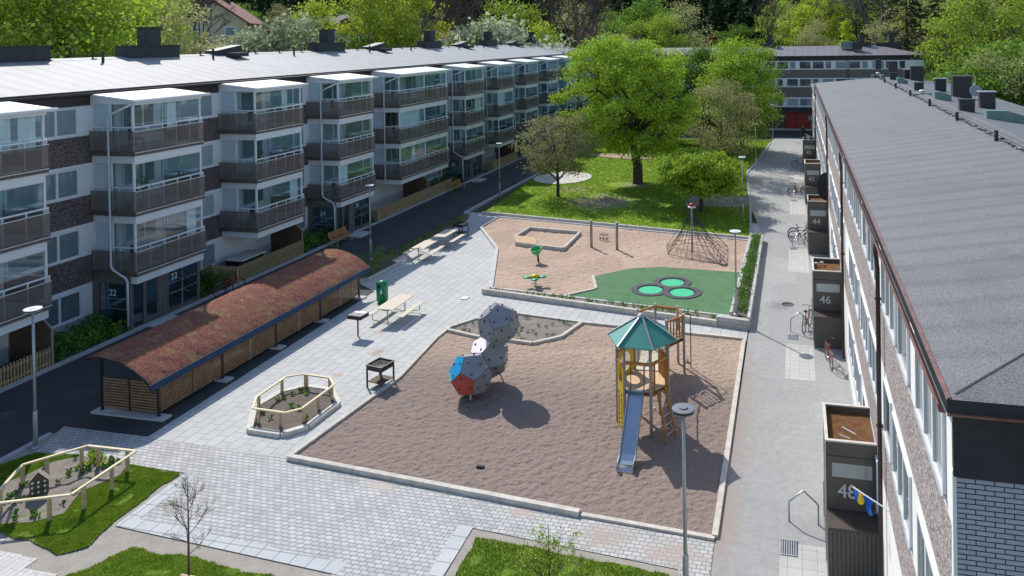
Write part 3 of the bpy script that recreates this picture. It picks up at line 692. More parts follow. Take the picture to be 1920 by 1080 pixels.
def canopy_mesh(L, top=2.62):
    s = MB(); s.slot = 0
    s.prof([(0,2.78),(BD+.06,2.50),(BD+.06,2.58),(0,2.86)], -.12, L+.12)
    s.box(BD+.06, BD+.2, -.12, L+.3, 2.47, 2.56)
    s.slot = 1; s.box(BD-.2, BD-.06, .02, L-.02, 2.30, 2.50)
    s.prof([(.05,2.36),(BD-.2,2.36),(BD-.2,2.50),(.05,2.76)], .04, .16); s.prof([(.05,2.36),(BD-.2,2.36),(BD-.2,2.50),(.05,2.76)], L-.16, L-.04)
    return pmesh('canopy', s, ['canopy_white','white_panel'])
BMS = {}; CAN = {}
FL = (2.50, 5.25, 8.00)
balc = {}
for i, (y0, y1) in enumerate(COLS):
    L = round(y1-y0, 1)
    if L not in BMS: BMS[L] = balcony_meshes(L); CAN[L] = canopy_mesh(L)
    for k, z in enumerate(FL):
        b = place(BMS[L]['slab'], 'balcony', apt, (FX, y0, z)); b.matrix_parent_inverse = Matrix.Translation(-apt.location)
        for nm in ('parapet','railing','glazing','head_rail','partition'): place(BMS[L][nm], nm, b)
        for x, y in ((BD-.2, .06), (BD-.2, L-.14), (1.05, .06), (.04, .06), (.04, L-.14)) + (((BD-.2, L/2-.04),) if L > 6 else ()): place(BMS[L]['post'], 'post', b, (x, y, 0))
        balc[(i, k)] = (FX, y0, z+.2, L)
        put_window(apt, DOOR, (FX+.05, y0+.35, z+.22), nm='balcony_door')
        put_window(apt, BW if L < 6 else BWL, (FX+.05, y0+1.7, z+.95))
        if L > 6: put_window(apt, BW, (FX+.05, y0+5.2, z+.95))
    c = place(CAN[L], 'canopy', apt, (FX, y0, 8.0)); c.matrix_parent_inverse = Matrix.Translation(-apt.location)
    m_ = MB(); m_.box(FX+.004, FX+.045, y0+.03, y1-.03, 2.7, 4.88); m_.box(FX+.004, FX+.045, y0+.03, y1-.03, 5.45, 7.63); m_.box(FX+.004, FX+.045, y0+.03, y1-.03, 8.2, 10.3)
    P_(m_, 'balcony_wall', 'white_panel', apt)
# downpipes
for i, (y0, y1) in enumerate(COLS):
    entry = i % 2 == 1
    m_ = MB(); px = FX+1.2
    if i == 2 or i == 10: continue
    yy = y0-.12
    pts = [(FX+BD+.05, yy+.1, 10.42), (px+.35, yy, 9.98), (px, yy, 9.82)]
    if entry: pts += [(px, yy, 2.95), (px+.12, yy, 2.78), (FX+2.0, yy, 2.45), (FX+2.1, yy, 2.28), (FX+2.1, yy, .25)]
    else: pts += [(px, yy, .3 if i not in (4,) else 2.35)]
    if i == 4: pts += [(px-.4, yy, 2.2), (FX+.1, yy, 1.9)]
    m_.tube(pts, .05, 8); P_(m_, 'downpipe', 'pipe_white', apt)
# house entrances under the odd columns
def entrance(i, num):
    y0, y1 = COLS[i]; X1 = FX+2.1; e = empty('entrance', (FX, y0, 0)); e.parent = apt; e.matrix_parent_inverse = Matrix.Translation(-apt.location)
    L = y1-y0
    f = MB()
    f.box(0, 2.1, 0, .12, 2.12, 2.44); f.box(1.98, 2.1, .12, L, 2.12, 2.44)
    f.box(0, .35, 0, .12, .08, 2.12); f.box(1.92, 2.1, 0, .18, .08, 2.12); f.box(1.98, 2.1, L-.15, L, .08, 2.12)
    f.box(.35, 1.92, 0, .1, .08, .2)
    for y in (.75, 1.62, 2.1): f.box(1.98, 2.1, y, y+.1, .08, 2.12)
    f.box(2.0, 2.08, 1.72, 2.1, .08, 2.12); f.box(2.0, 2.09, 3.05, 3.12, .2, 2.12); f.box(1.98, 2.09, 2.2, L-.15, .08, .2)
    f.box(0, 2.25, -.1, L+.05, 0, .08)
    f.build('frame', 'entry_frame', e)
    for bx in ((.35, 1.92, .05, .062, .2, 2.12), (2.04, 2.05, 2.2, 3.05, .2, 2.12), (2.04, 2.05, 3.12, L-.15, .2, 2.12), (2.04, 2.05, .18, .75, .2, 2.12)): MB().box(*bx).build('glass', 'entry_glass', e)
    d = MB(); d.box(2.02, 2.07, .85, .93, .09, 2.12); d.box(2.02, 2.07, 1.54, 1.62, .09, 2.12); d.box(2.02, 2.07, .93, 1.54, .09, .3); d.box(2.02, 2.07, .93, 1.54, 2.0, 2.12)
    d.slot = 1; d.box(2.04, 2.05, .93, 1.54, .3, 2.0); d.slot = 2; d.box(2.08, 2.11, 1.52, 1.56, .95, 1.35)
    d.build('door', ['entry_frame','entry_glass','steel'], e)
    t = textmesh('number', num, .42, 'number_white', e, .004); t.rotation_euler = (R(90), 0, 0); t.location = (1.1, .035, 1.55)
    t = textmesh('number', num, .42, 'number_white', e, .004); t.rotation_euler = (R(90), 0, R(90)); t.location = (2.06, 2.6, 1.6)
    q = MB()                                                     # dotted visibility marks on the panes
    for z in (.95, 1.42):
        for k in range(13): q.box(.4+k*.115, .45+k*.115, .032, .04, z, z+.02)
        for k in range(14): q.box(2.055, 2.062, 2.25+k*.13, 2.3+k*.13, z, z+.02)
    q.build('pane_marks', 'number_white', e)
    r = MB(); r.tube([(2.2,1.9,.1),(2.2,1.9,1.0),(2.2,3.0,1.0),(2.2,3.35,.75)], .02, 6); r.tube([(2.2,2.9,.1),(2.2,2.9,1.0)], .02, 6); r.build('handrail', 'steel', e)
    st = MB(); st.box(2.3, 3.5, .6, 2.0, -.02, .12 if i > 1 else .05); st.build('step', 'concrete', e)
    bk = MB(); bk.box(.05, .08, .1, L, .1, 2.3); bk.slot = 1; bk.box(.081, .1, .8, 1.7, .1, 2.1); bk.build('inner_wall', ['white_panel','pane_left'], e)
for i, n in ((1,'22'),(3,'24'),(5,'26'),(7,'28'),(9,'30')): entrance(i, n)
# roof furniture: part of the building
def box_part(name, root, m, *boxes):
    mb = MB()
    for b in boxes: mb.box(*b)
    return P_(mb, name, m, root)
XR = FX-6.0
for y in (30.0, 38.4, 56.4, 74.7, 90.7, 107.0):
    if y == 30.0: box_part('chimney', apt, 'black_roofing', (XR-.5,XR+.5,26.5,31.8,12.2,13.05), (XR-.55,XR+.55,26.4,31.9,13.05,13.11))
    else:
        box_part('chimney', apt, 'black_roofing', (XR-.5,XR+.5,y-1.8,y+1.9,12.2,12.98), (XR-.56,XR+.56,y-1.86,y+1.96,12.98,13.05), (XR-.42,XR+.42,y-.35,y+.55,13.05,14.05), (XR-.5,XR+.5,y-.42,y+.62,14.05,14.15))
for y in (44.5, 63.5, 82.0, 98.5):
    mb = MB(); mb.prof([(y-1.1,12.3),(y+1.3,12.3),(y+1.3,12.98),(y-.2,12.75),(y-1.1,12.62)], XR-.4, XR+.5, 'x'); P_(mb, 'roof_hatch', 'black_roofing', apt)
    mb = MB(); mb.box(XR+.9, XR+1.7, y-.7, y+.5, 12.2, 12.42); mb.box(XR+.88, XR+1.72, y-.72, y+.52, 12.42, 12.46); P_(mb, 'skylight', 'black_roofing', apt)
def drape(i, k, y0, y1, label_m='drape', x=2.2):
    X_, Yb, Zb, L = balc[(i, k)]; mb = MB(); n = int((y1-y0)/.06); v = []
    for j in range(n+1): yy = y0+(y1-y0)*j/n; v += [(X_+x+.035*math.sin(j*1.9), Yb+yy, Zb+.75), (X_+x+.03*math.sin(j*1.9+.3), Yb+yy, Zb+2.1)]
    mb.add(v, [(2*j,2*j+2,2*j+3,2*j+1) for j in range(n)]); P_(mb, 'curtain', label_m, apt, fix=False)
for a_ in ((0,2,6.3,7.0),(0,2,7.3,8.0),(0,2,4.2,5.2),(0,1,5.0,5.8),(2,2,2.6,3.1),(3,0,.4,1.3),(5,1,2.5,4.0),(4,1,.3,3.6),(1,2,2.2,2.8),(4,0,2.2,2.8),(6,1,.5,2.2),(2,0,3.2,3.9),(1,0,3.3,3.9)): drape(*a_)
rnd = random.Random(5)
for y in (34.2, 42.3, 50.5, 61.0, 68.5, 79.5, 86.5, 95.5):
    mb = MB(); mb.tube([(XR+1.2, y, 12.1), (XR+1.2, y, 12.75)], .07, 8); P_(mb, 'vent_pipe', 'black_metal', apt)
mb = MB()
for k in range(34):
    y = 24+k*2.6; mb.box(XR+.28, XR+.34, y-.03, y+.03, 12.3, 12.62); mb.box(XR+.15, XR+.5, y-.09, y+.09, 12.25, 12.36)
mb.bar((XR+.31, 22, 12.60), (XR+.31, 113, 12.60), .03, .03); P_(mb, 'safety_line', 'black_metal', apt)
mb = MB(); mb.tube([(FX+.3,8,10.84),(FX+.3,120,10.84)], .07, 8); P_(mb, 'gutter', 'dark_fascia', apt)
# terrace fences and screens along the kerb
def picket(name, pts, h, m, label, group='picket fences of the ground floor terraces', z=.05, sp=.13, w=.09):
    e = empty(name, (*pts[0], z), 0, label, 'fence', group); base = Vector((*pts[0], 0))
    pk = MB(); rl = MB()
    for a, b in zip(pts[:-1], pts[1:]):
        a = Vector((*a, 0))-base; b = Vector((*b, 0))-base; d = b-a; n = int(d.length/sp); u = d.normalized(); nn = Vector((-u.y, u.x, 0))
        for i in range(n+1):
            c = a+u*(i*sp+w/2); hh = h*(1+.01*math.sin(i*3.7))
            pk.bar(c+Vector((0,0,.02)), c+Vector((0,0,hh)), .02 if abs(u.y) > .5 else w, w if abs(u.y) > .5 else .02, up=(1,0,0) if abs(u.y)>.5 else (1,0,0))
        for zz in (h*.25, h*.8): rl.bar(a+nn*.03+Vector((0,0,zz)), b+nn*.03+Vector((0,0,zz)), .03, .07)
    pk.build('picket', m, e); rl.build('rail', m, e); return e
picket('picket_fence', [(-29.5,14.5),(-29.5,24.95)], .85, 'wood_new', 'pale picket fence of the nearest terrace at the left edge')
picket('picket_fence', [(-31.6,35.55),(-29.5,35.55),(-29.5,41.15)], .95, 'wood_new', 'pale picket fence in front of the covered black cabinet')
picket('picket_fence', [(-31.6,49.9),(-29.5,49.9),(-29.5,62.0)], .95, 'wood_new', 'longest pale picket fence, beyond the entrance with the near bench')
picket('picket_fence', [(-31.6,71.5),(-29.5,71.5),(-29.5,78.5)], .95, 'wood_new', 'picket fence beyond the entrance 26, by the far terraces')
def screen(y, label):
    e = empty('privacy_screen', (-31.7, y, .05), 0, label, 'screen', 'wooden privacy screens of the terraces')
    b = MB(); n = 16; Wd = 2.2
    for i in range(n):
        x0 = Wd*i/n; x1 = x0+Wd/n-.012; xm = (x0+x1)/2; h = 2.25 if xm < 1.35 else 2.25-(xm-1.35)*.85
        b.prof([(x0,0),(x1,0),(x1,h-(.0 if xm<1.35 else .06)),(x0,h)], -.012, .012)
    b.build('boards', 'wood_dark', e)
    f = MB(); f.bar((0,0,2.27),(1.35,0,2.27),.06,.05); f.bar((1.35,0,2.27),(2.2,0,1.55),.06,.05); f.bar((2.2,0,0),(2.2,0,1.55),.06,.06); f.bar((0,0,0),(0,0,2.27),.06,.06); f.bar((1.1,.04,0),(1.1,.04,2.25),.06,.04)
    f.build('frame', 'wood_post', e)
for y, l in ((24.95,'dark boarded screen closing the nearest terrace, by the left lamp post'),(41.15,'dark boarded screen at the end of the terrace before entrance 24'),(57.6,'dark boarded screen in the long terrace before entrance 26'),(77.9,'small dark screen of the terrace beyond entrance 26')): screen(y, l)
# furniture on terraces and balconies
def chair(loc, rz, m, label, grp='chairs on the balconies and terraces'):
    e = empty('garden_chair', loc, rz, label, 'chair', grp)
    MB().box(-.23,.23,-.22,.22,.40,.44).build('seat', m, e); MB().box(-.23,.23,.20,.24,.46,.92).build('backrest', m, e)
    for x in (-.2,.2):
        for y in (-.19,.19): MB().tube([(x,y,0),(x,y,.4)], .018, 5).build('leg', 'black_metal', e)
def btable(loc, m, label, r=.38, h=.7):
    e = empty('round_table', loc, 0, label, 'table', 'small tables on the balconies')
    MB().lathe((0,0,h), [(0,0),(r,0),(r,.03),(0,.03)], 16).build('tabletop', m, e); MB().tube([(0,0,.02),(0,0,h)], .03, 6).build('leg', 'black_metal', e)
    MB().lathe((0,0,0), [(.2,0),(.2,.02),(0,.03)], 12).build('base', 'black_metal', e)
def leaves_mesh(name, pts, s, seed, m, n_each=12, spread=.1):
    rnd = random.Random(seed); v = []; f = []
    for p in pts:
        for _ in range(n_each):
            c = Vector(p)+Vector((rnd.gauss(0,spread), rnd.gauss(0,spread), rnd.gauss(0,spread)))
            n = Vector((rnd.gauss(0,1), rnd.gauss(0,1), rnd.gauss(.6,1))).normalized(); t = n.orthogonal().normalized(); t.rotate(Matrix.Rotation(rnd.uniform(0,6.28), 3, n)); q = n.cross(t)
            k = s*rnd.uniform(.6,1.3); b = len(v); v += [c-t*k, c-q*k*.55, c+t*k, c+q*k*.55]; f.append((b,b+1,b+2,b+3))
    me = bpy.data.meshes.new(name); me.from_pydata(v, [], f); me.materials.append(M[m]); return me
def pot_plant(loc, label, h=1.0, m='leaf_mid', seed=1):
    e = empty('potted_plant', loc, 0, label, 'plant', 'potted plants on the balconies')
    MB().lathe((0,0,0), [(.12,0),(.17,.28),(.15,.28),(0,.25)], 12).build('pot', 'pot', e)
    rnd = random.Random(seed); st = MB(); tips = []
    for i in range(5):
        a = rnd.uniform(0,6.28); t = Vector((math.cos(a)*.22, math.sin(a)*.22, h*rnd.uniform(.7,1.05))); st.tube([(0,0,.2), t*.6, t], .012, 4); tips += [t, t*.75]
    st.build('stem', 'twig', e)
    place(leaves_mesh('foliage', tips, .075, seed, m, 14, .12), 'foliage', e)
furn = [(1,2,'chairs'),(2,2,'chairs'),(3,2,'chairs'),(4,2,'set'),(5,2,'chairs'),(1,0,'set'),(2,0,'chairs'),(0,1,'set'),(0,2,'chairs'),(1,1,'plants'),(2,1,'plants'),(4,0,'plants'),(3,1,'table'),(3,0,'chairs'),(6,2,'chairs'),(7,2,'chairs'),(4,1,'chairs')]
nm = {0:'the nearest column',1:'column 22',2:'the column after 22',3:'column 24',4:'the wide column after 24',5:'column 26',6:'the column after 26',7:'the seventh column'}
fl = {0:'lowest balcony',1:'middle balcony',2:'top balcony'}
for i, k, what in furn:
    x, y0, z, L = balc[(i, k)]; d = f'{fl[k]} of {nm[i]}'
    if what in ('chairs','set'):
        chair((x+1.5, y0+1.1, z+.02), R(100), 'black_metal' if i != 3 else 'cushion', f'{"dark" if i != 3 else "red cushioned"} chair on the {d}')
        if L > 6 or what == 'set': chair((x+1.4, y0+3.0, z+.02), R(-80), 'wood_dark', f'brown chair far side, {d}')
    if what in ('set','table'): btable((x+1.5, y0+2.1, z+.02), 'white_paint' if k else 'wood_pale', f'small round table on the {d}')
    if what == 'plants':
        pot_plant((x+1.9, y0+.9, z+.02), f'tall leafy plant near side, {d}', 1.3, 'leaf_mid', i*7+k)
        pot_plant((x+1.9, y0+L-.7, z+.02), f'leafy plant far side, {d}', 1.1, 'leaf_shrub', i*9+k)
x, y0, z, L = balc[(4, 2)]                        # striped ornament on the railing side
lz = z+.95; e = empty('striped_ornament', (x+2.0, y0+7.2, z+.02), 0, 'black and white striped tower ornament on a stand on the wide top balcony', 'ornament')
MB().box(-.12,.12,-.12,.12,0,.9).build('stand', 'white_paint', e)
for q in range(5): MB().lathe((0,0,.92+q*.17), [(.24-.035*q,0),(.21-.035*q,.16),(0,.16)], 14).build('stripe', 'black_metal' if q % 2 == 0 else 'white_paint', e)
MB().lathe((0,0,1.77), [(.05,0),(.05,.1),(0,.16)], 8).build('lantern', 'black_metal', e)
# barbecue table and covered grill on the terrace behind the first fence
e = empty('covered_cabinet', (-30.6, 37.5, .02), 0, 'black covered cabinet with a wooden top on the terrace behind the fence', 'cabinet')
MB().box(-.55,.55,-.9,.9,0,.95).build('cover', 'dark_cloth', e, bevel=.03); MB().box(-.62,.62,-1,1,.95,1.02).build('top', 'wood_grey', e)
e = empty('covered_sofa', (-30.9, 22.6, .02), 0, 'dark blue and grey heap of cushions on the nearest terrace', 'cushions')
mb = MB(); mb.lathe((0,0,0), [(.9,0),(1.0,.25),(.8,.5),(.45,.62),(0,.68)], 12); mb.build('cushion_heap', 'denim', e)
mb = MB(); mb.lathe((.1,.4,.6), [(.35,0),(.3,.3),(0,.4)], 8); mb.build('bag', 'dark_cloth', e)
# shrubs in the beds along the building: ground cover
def cover(name, x0, x1, y0, y1, n, h, m, seed, label):
    rnd = random.Random(seed); pts = [(rnd.uniform(x0,x1), rnd.uniform(y0,y1), .1+rnd.random()**1.5*h) for _ in range(n)]
    o = place(leaves_mesh(name, pts, .085, seed, m, 16, .13), name, None); tag(o, label, 'shrubs', kind='stuff')
cover('shrub_bed', -31.6, -29.7, 25.2, 28.6, 170, .55, 'leaf_shrub', 11, 'low green shrubs in the bed before entrance 22')
cover('shrub_bed', -31.6, -29.7, 33.3, 35.4, 110, .65, 'leaf_shrub', 12, 'low green shrubs in the bed after entrance 22')
cover('shrub_bed', -31.6, -29.7, 41.4, 44.7, 150, .6, 'leaf_shrub', 13, 'low green shrubs in the bed before entrance 24')
cover('shrub_bed', -31.6, -29.7, 49.3, 49.8, 30, .5, 'leaf_shrub', 14, 'low green shrubs in the bed after entrance 24')
cover('shrub_bed', -31.6, -29.7, 62.2, 64.8, 90, .6, 'leaf_shrub', 15, 'low green shrubs in the bed before entrance 26')
# ================================================================ RIGHT BUILDING
rb = empty('terrace_building', (1.8, 35, 0), 0, 'three storey building with pebble bands and grey felt roof on the right', 'building')
RY0, RY1, RE = 9.95, 72.5, 8.62
RX0, RX1, RRISE = 1.70, 13.0, .83
w = MB()
for z0, z1, s in ((0,.35,3),(.35,2.95,0),(2.95,4.2,1),(4.2,5.7,0),(5.7,6.95,1),(6.95,8.3,0)):
    w.slot = s; w.box(1.8, 12.8, RY0+.06, RY1, z0, z1)
w.slot = 0; w.box(1.8, 12.8, RY0+.06, RY1, 8.3, RE-.16)
P_(w, 'wall', ['render_white','pebble_pale','render_white','concrete'], rb)
w = MB(); w.box(1.83, 12.8, RY0-.03, RY0+.06, 0, 7.68); P_(w, 'gable_wall', 'gable_brick', rb)
w = MB(); w.box(1.785, 1.83, RY0-.035, RY0+.06, 0, 7.7); P_(w, 'corner_strip', 'render_white', rb)
w = MB(); w.box(1.79, 12.8, RY0-.09, RY0-.03, 7.66, RE-.16); P_(w, 'fascia', 'black_roofing', rb)
w = MB(); w.box(1.70, 13.0, RY0-.24, RY0-.2, RE-.165, RE-.14); P_(w, 'drip_edge', 'copper_brown', rb)
w = MB(); hip_roof(w, RX0, RX1, RY0-.2, RY1+.1, RE+.02, RRISE); P_(w, 'roof', ['roof_felt_right','roof_felt_end','black_roofing'], rb)
w = MB(); w.add([(1.60,RY0-.2,RE-.06),(1.60,RY1,RE-.06),(1.61,RY1,RE-.14),(1.61,RY0-.2,RE-.14),(1.69,RY0-.2,RE-.15),(1.69,RY1,RE-.15)], [(0,1,2,3),(3,2,5,4)])
w.box(1.595,1.61,RY0-.2,RY1,RE-.07,RE-.04); w.box(1.71,1.75,RY0-.2,RY1,RE+.025,RE+.045)
P_(w, 'gutter', 'copper_brown', rb)
w = MB(); hw = (RX1-RX0)/2
w.bar((RX0+.12,RY0-.08,RE+.035), (RX0+hw,RY0-.2+hw,RE+RRISE+.02), .03, .015); w.build
P_(w, 'hip_seam', 'black_roofing', rb)
w = MB(); w.bar((6.9,RY0+5.3,RE+.025+RRISE/hw*5.2),(6.9,RY1-5,RE+.025+RRISE/hw*5.2), .04, .012)
P_(w, 'ridge_seam', 'black_roofing', rb)
for y in (17.6, 31.2, 45.5, 71.5):
    w = MB(); w.tube([(1.65,y,RE-.14),(1.65,y,RE-.4),(1.69,y,RE-.75),(1.69,y,.3)], .05, 8); P_(w, 'downpipe', 'pipe_brown', rb)
    for z_ in (4.4, 7.2): w = MB(); w.box(1.62,1.79,y-.06,y+.06,z_,z_+.03); P_(w, 'pipe_clamp', 'pipe_brown', rb)
# windows facing -X: frame protrudes; two sizes
def rwin(wd, ht, mull):
    f = MB(); fw = .055; d = .045
    f.box(-d, 0, 0, wd, 0, fw); f.box(-d, 0, 0, wd, ht-fw, ht); f.box(-d, 0, 0, fw, fw, ht-fw); f.box(-d, 0, wd-fw, wd, fw, ht-fw)
    for m_ in mull: f.box(-d, 0, m_-fw*.8, m_+fw*.8, fw, ht-fw)
    f.slot = 1; f.box(-.075, 0, -.03, wd+.03, -.03, -.002)
    p = MB(); xs = [fw]+[q for m_ in mull for q in (m_-fw*.8, m_+fw*.8)]+[wd-fw]
    for i in range(0, len(xs), 2): p.box(-.012, -.003, xs[i], xs[i+1], fw, ht-fw)
    return pmesh('window', f, ['white_paint','galvanised']), pmesh('pane', p, 'pane_right')
RA = rwin(2.3, 1.2, [.75, 1.5]); RB_ = rwin(1.25, 1.2, []); RC = rwin(1.0, 1.1, [])
for fl_, z in ((2,7.12),(1,4.38),(0,1.6)):
    y = 10.4
    k = 0
    while y < 70:
        big = (k*7+fl_) % 3 != 0
        wd = 2.2 if big else 1.25
        near = min(abs(y+wd/2-(yy-.9)) for yy in (18.7,32.7,46.7,60.7))
        if fl_ == 0 and near < 2.1: y += 1.3; k += 1; continue
        if any(y-.15 < q < y+wd+.15 for q in (17.6,31.2,45.5)): y += .5; continue
        put_window(rb, RA if big else RB_, (1.798, y, z)); y += wd + (.45 if (k % 2) else .95); k += 1
# stepped down second section of the same row
w = MB()
for z0, z1, s in ((0,2.6,0),(2.6,3.9,1),(3.9,5.3,0),(5.3,6.3,1),(6.3,7.5,0)):
    w.slot = s; w.box(1.8, 12.2, RY1+.12, 88, z0, z1)
rb2 = empty('terrace_building', (1.8, 75, 0), 0, 'lower far section of the pebble banded terrace, beyond the stepped roof', 'building')
P_(w, 'wall', ['render_white','pebble_pale'], rb2)
w = MB(); hip_roof(w, 1.6, 12.5, RY1+.15, 88.3, 7.62, .55); P_(w, 'roof', ['roof_felt_right','roof_felt_end','black_roofing'], rb2)
for z in (4.0, 1.3):
    for y in range(74, 86, 3):
        if z < 2 and abs(y+.6-73.8) < 2.2: continue
        put_window(rb2, RB_, (1.798, y, z))
# roof furniture
RM, RH = (RX0+RX1)/2, (RX1-RX0)/2
def rz(x): return RE+.02+RRISE*(1-abs(x-RM)/RH)
def hit(px, py):                       # where the ray meets the roof surface
    lo, hi = 3.0, 12.9
    for _ in range(40):
        m_ = (lo+hi)/2; q = GX(px, py, m_)
        if q.z > rz(m_): lo = m_
        else: hi = m_
    return GX(px, py, lo)
def rbox(x0, x1, ytop, ybase, cap, m='black_metal', c='black_metal', nm_=None):
    a, b = hit(x0, ybase), hit(x1, ybase); s_ = b.x-a.x; fw_ = a.y; h = GY(x0, ytop, a.y).z-a.z
    mb = MB(); z = rz(b.x)-.06; s_ *= .6; mb.box(a.x, b.x, a.y, a.y+s_, z, a.z+h); mb.slot = 1; mb.box(a.x-cap, b.x+cap, a.y-cap, a.y+s_+cap, a.z+h, a.z+h+.05)
    P_(mb, nm_ or ('chimney' if h > .8 else 'roof_vent'), [m, c], rb)
for q in ((1787,1809,144,181,.02,'black_metal','brown_metal'),(1708,1723,125,150,.02,'black_metal','brown_metal'),(1666,1677,116,135,.02,'black_metal','brown_metal'),(1642,1649,112,127,.02,'black_metal','brown_metal'),
          (1696,1706,131,147,.04,'black_metal','galvanised'),(1754,1767,148,170,.06,'black_metal','galvanised'),(1838,1856,173,202,.07,'black_metal','galvanised'),
          (1669,1681,137,150,.02,'black_roofing','black_roofing'),(1715,1729,156,170,.02,'black_roofing','black_roofing'),(1800,1821,188,208,.03,'black_roofing','black_roofing')): rbox(*q)
for x0, x1, yt, yb in ((1683,1700,146,157),(1753,1775,172,186),(1652,1662,140,147)):
    a, b = hit(x0, yb), hit(x1, yb); z = a.z-.08; w_ = b.x-a.x; h = GY(x0, yt, a.y).z-a.z; mb = MB(); mb.prof([(a.x,z),(b.x,z),(b.x,z+h*.7),(a.x+w_*.35,z+h+.08),(a.x,z+h+.08)], a.y, a.y+.6); P_(mb, 'roof_vent', 'vent_green', rb)
a = hit(1850, 222); mb = MB(); z = a.z-.1; mb.prof([(a.x,z),(a.x+2.8,z-.35),(a.x+2.8,z-.2),(a.x+.8,z+.42),(a.x,z+.42)], a.y, a.y+.55); P_(mb, 'roof_vent', 'vent_green', rb)
for x_, y_ in ((1722,178),(1641,142)):
    a = hit(x_, y_); z = a.z; mb = MB(); mb.prof([(a.x-.3,z-.05),(a.x+.75,z-.02),(a.x+.75,z+.1),(a.x-.3,z+.05)], a.y, a.y+.5); mb.slot = 1; mb.lathe((a.x+.25,a.y+.25,z+.08), [(.13,0),(.13,.1),(.19,.12),(.17,.18),(0,.23)], 12); P_(mb, 'fan_hood', ['vent_green','lamp_white'], rb)
posts = [(1870,264),(1793,226),(1743,199),(1707,180),(1679,166),(1659,155),(1642,146)]
hp = [hit(*q) for q in posts]; X0 = sum(q.x for q in hp)/len(hp); pts = [q.y for q in hp]
for y in pts:
    z = rz(X0); mb = MB(); mb.box(X0-.055, X0+.055, y-.055, y+.055, z-.03, z+.36); P_(mb, 'cable_post', 'black_metal', rb)
rnd = random.Random(3); seq = []; y = 12.5
while y < 68: seq.append((X0+.14+rnd.uniform(-.02,.02), y, rz(X0)+.05+.04*math.sin(y*5)+rnd.uniform(-.01,.02))); y += .16
mb = MB(); mb.tube(seq, .02, 5)
for a, b, c in seq[::3]: mb.box(a-.05, a+.06, b-.03, b+.04, c-.03, c+.03)
P_(mb, 'heating_cable', 'black_metal', rb)
for k in range(5):
    mb = MB(); y0 = 13+k*12; mb.box(X0+.5, X0+.72, y0, y0+11.9, rz(X0+.6)-.02, rz(X0+.6)+.02); P_(mb, 'ridge_strip', 'roof_felt_end', rb)
# dish and masts on the roof
q = hit(1829, 195); e = empty('satellite_dish', (q.x, q.y, q.z-.03), 0, 'round pale satellite dish on a mast on the right roof', 'satellite dish')
MB().tube([(0,0,0),(0,0,1.55)], .025, 6).build('mast', 'galvanised', e)
mb = MB(); mb.lathe((0,0,0), [(0,0),(.15,.012),(.3,.05),(.31,.05),(.15,-.0),(0,-.012)], 20); d = mb.build('reflector', 'lamp_grey', e); d.location = (0,-.08,.75); d.rotation_euler = (R(75), 0, R(-20))
MB().tube([(0,-.1,.55),(.02,-.4,.72)], .012, 5).build('arm', 'black_metal', e)
q = hit(1778, 161); e = empty('roof_mast', (q.x, q.y, q.z-.03), 0, 'thin grey mast with a round head behind the chimneys', 'mast')
MB().tube([(0,0,0),(0,0,1.0)], .03, 6).build('pole', 'galvanised', e); MB().lathe((0,0,1.0), [(.1,0),(.1,.08),(0,.12)], 10).build('head', 'lamp_grey', e)
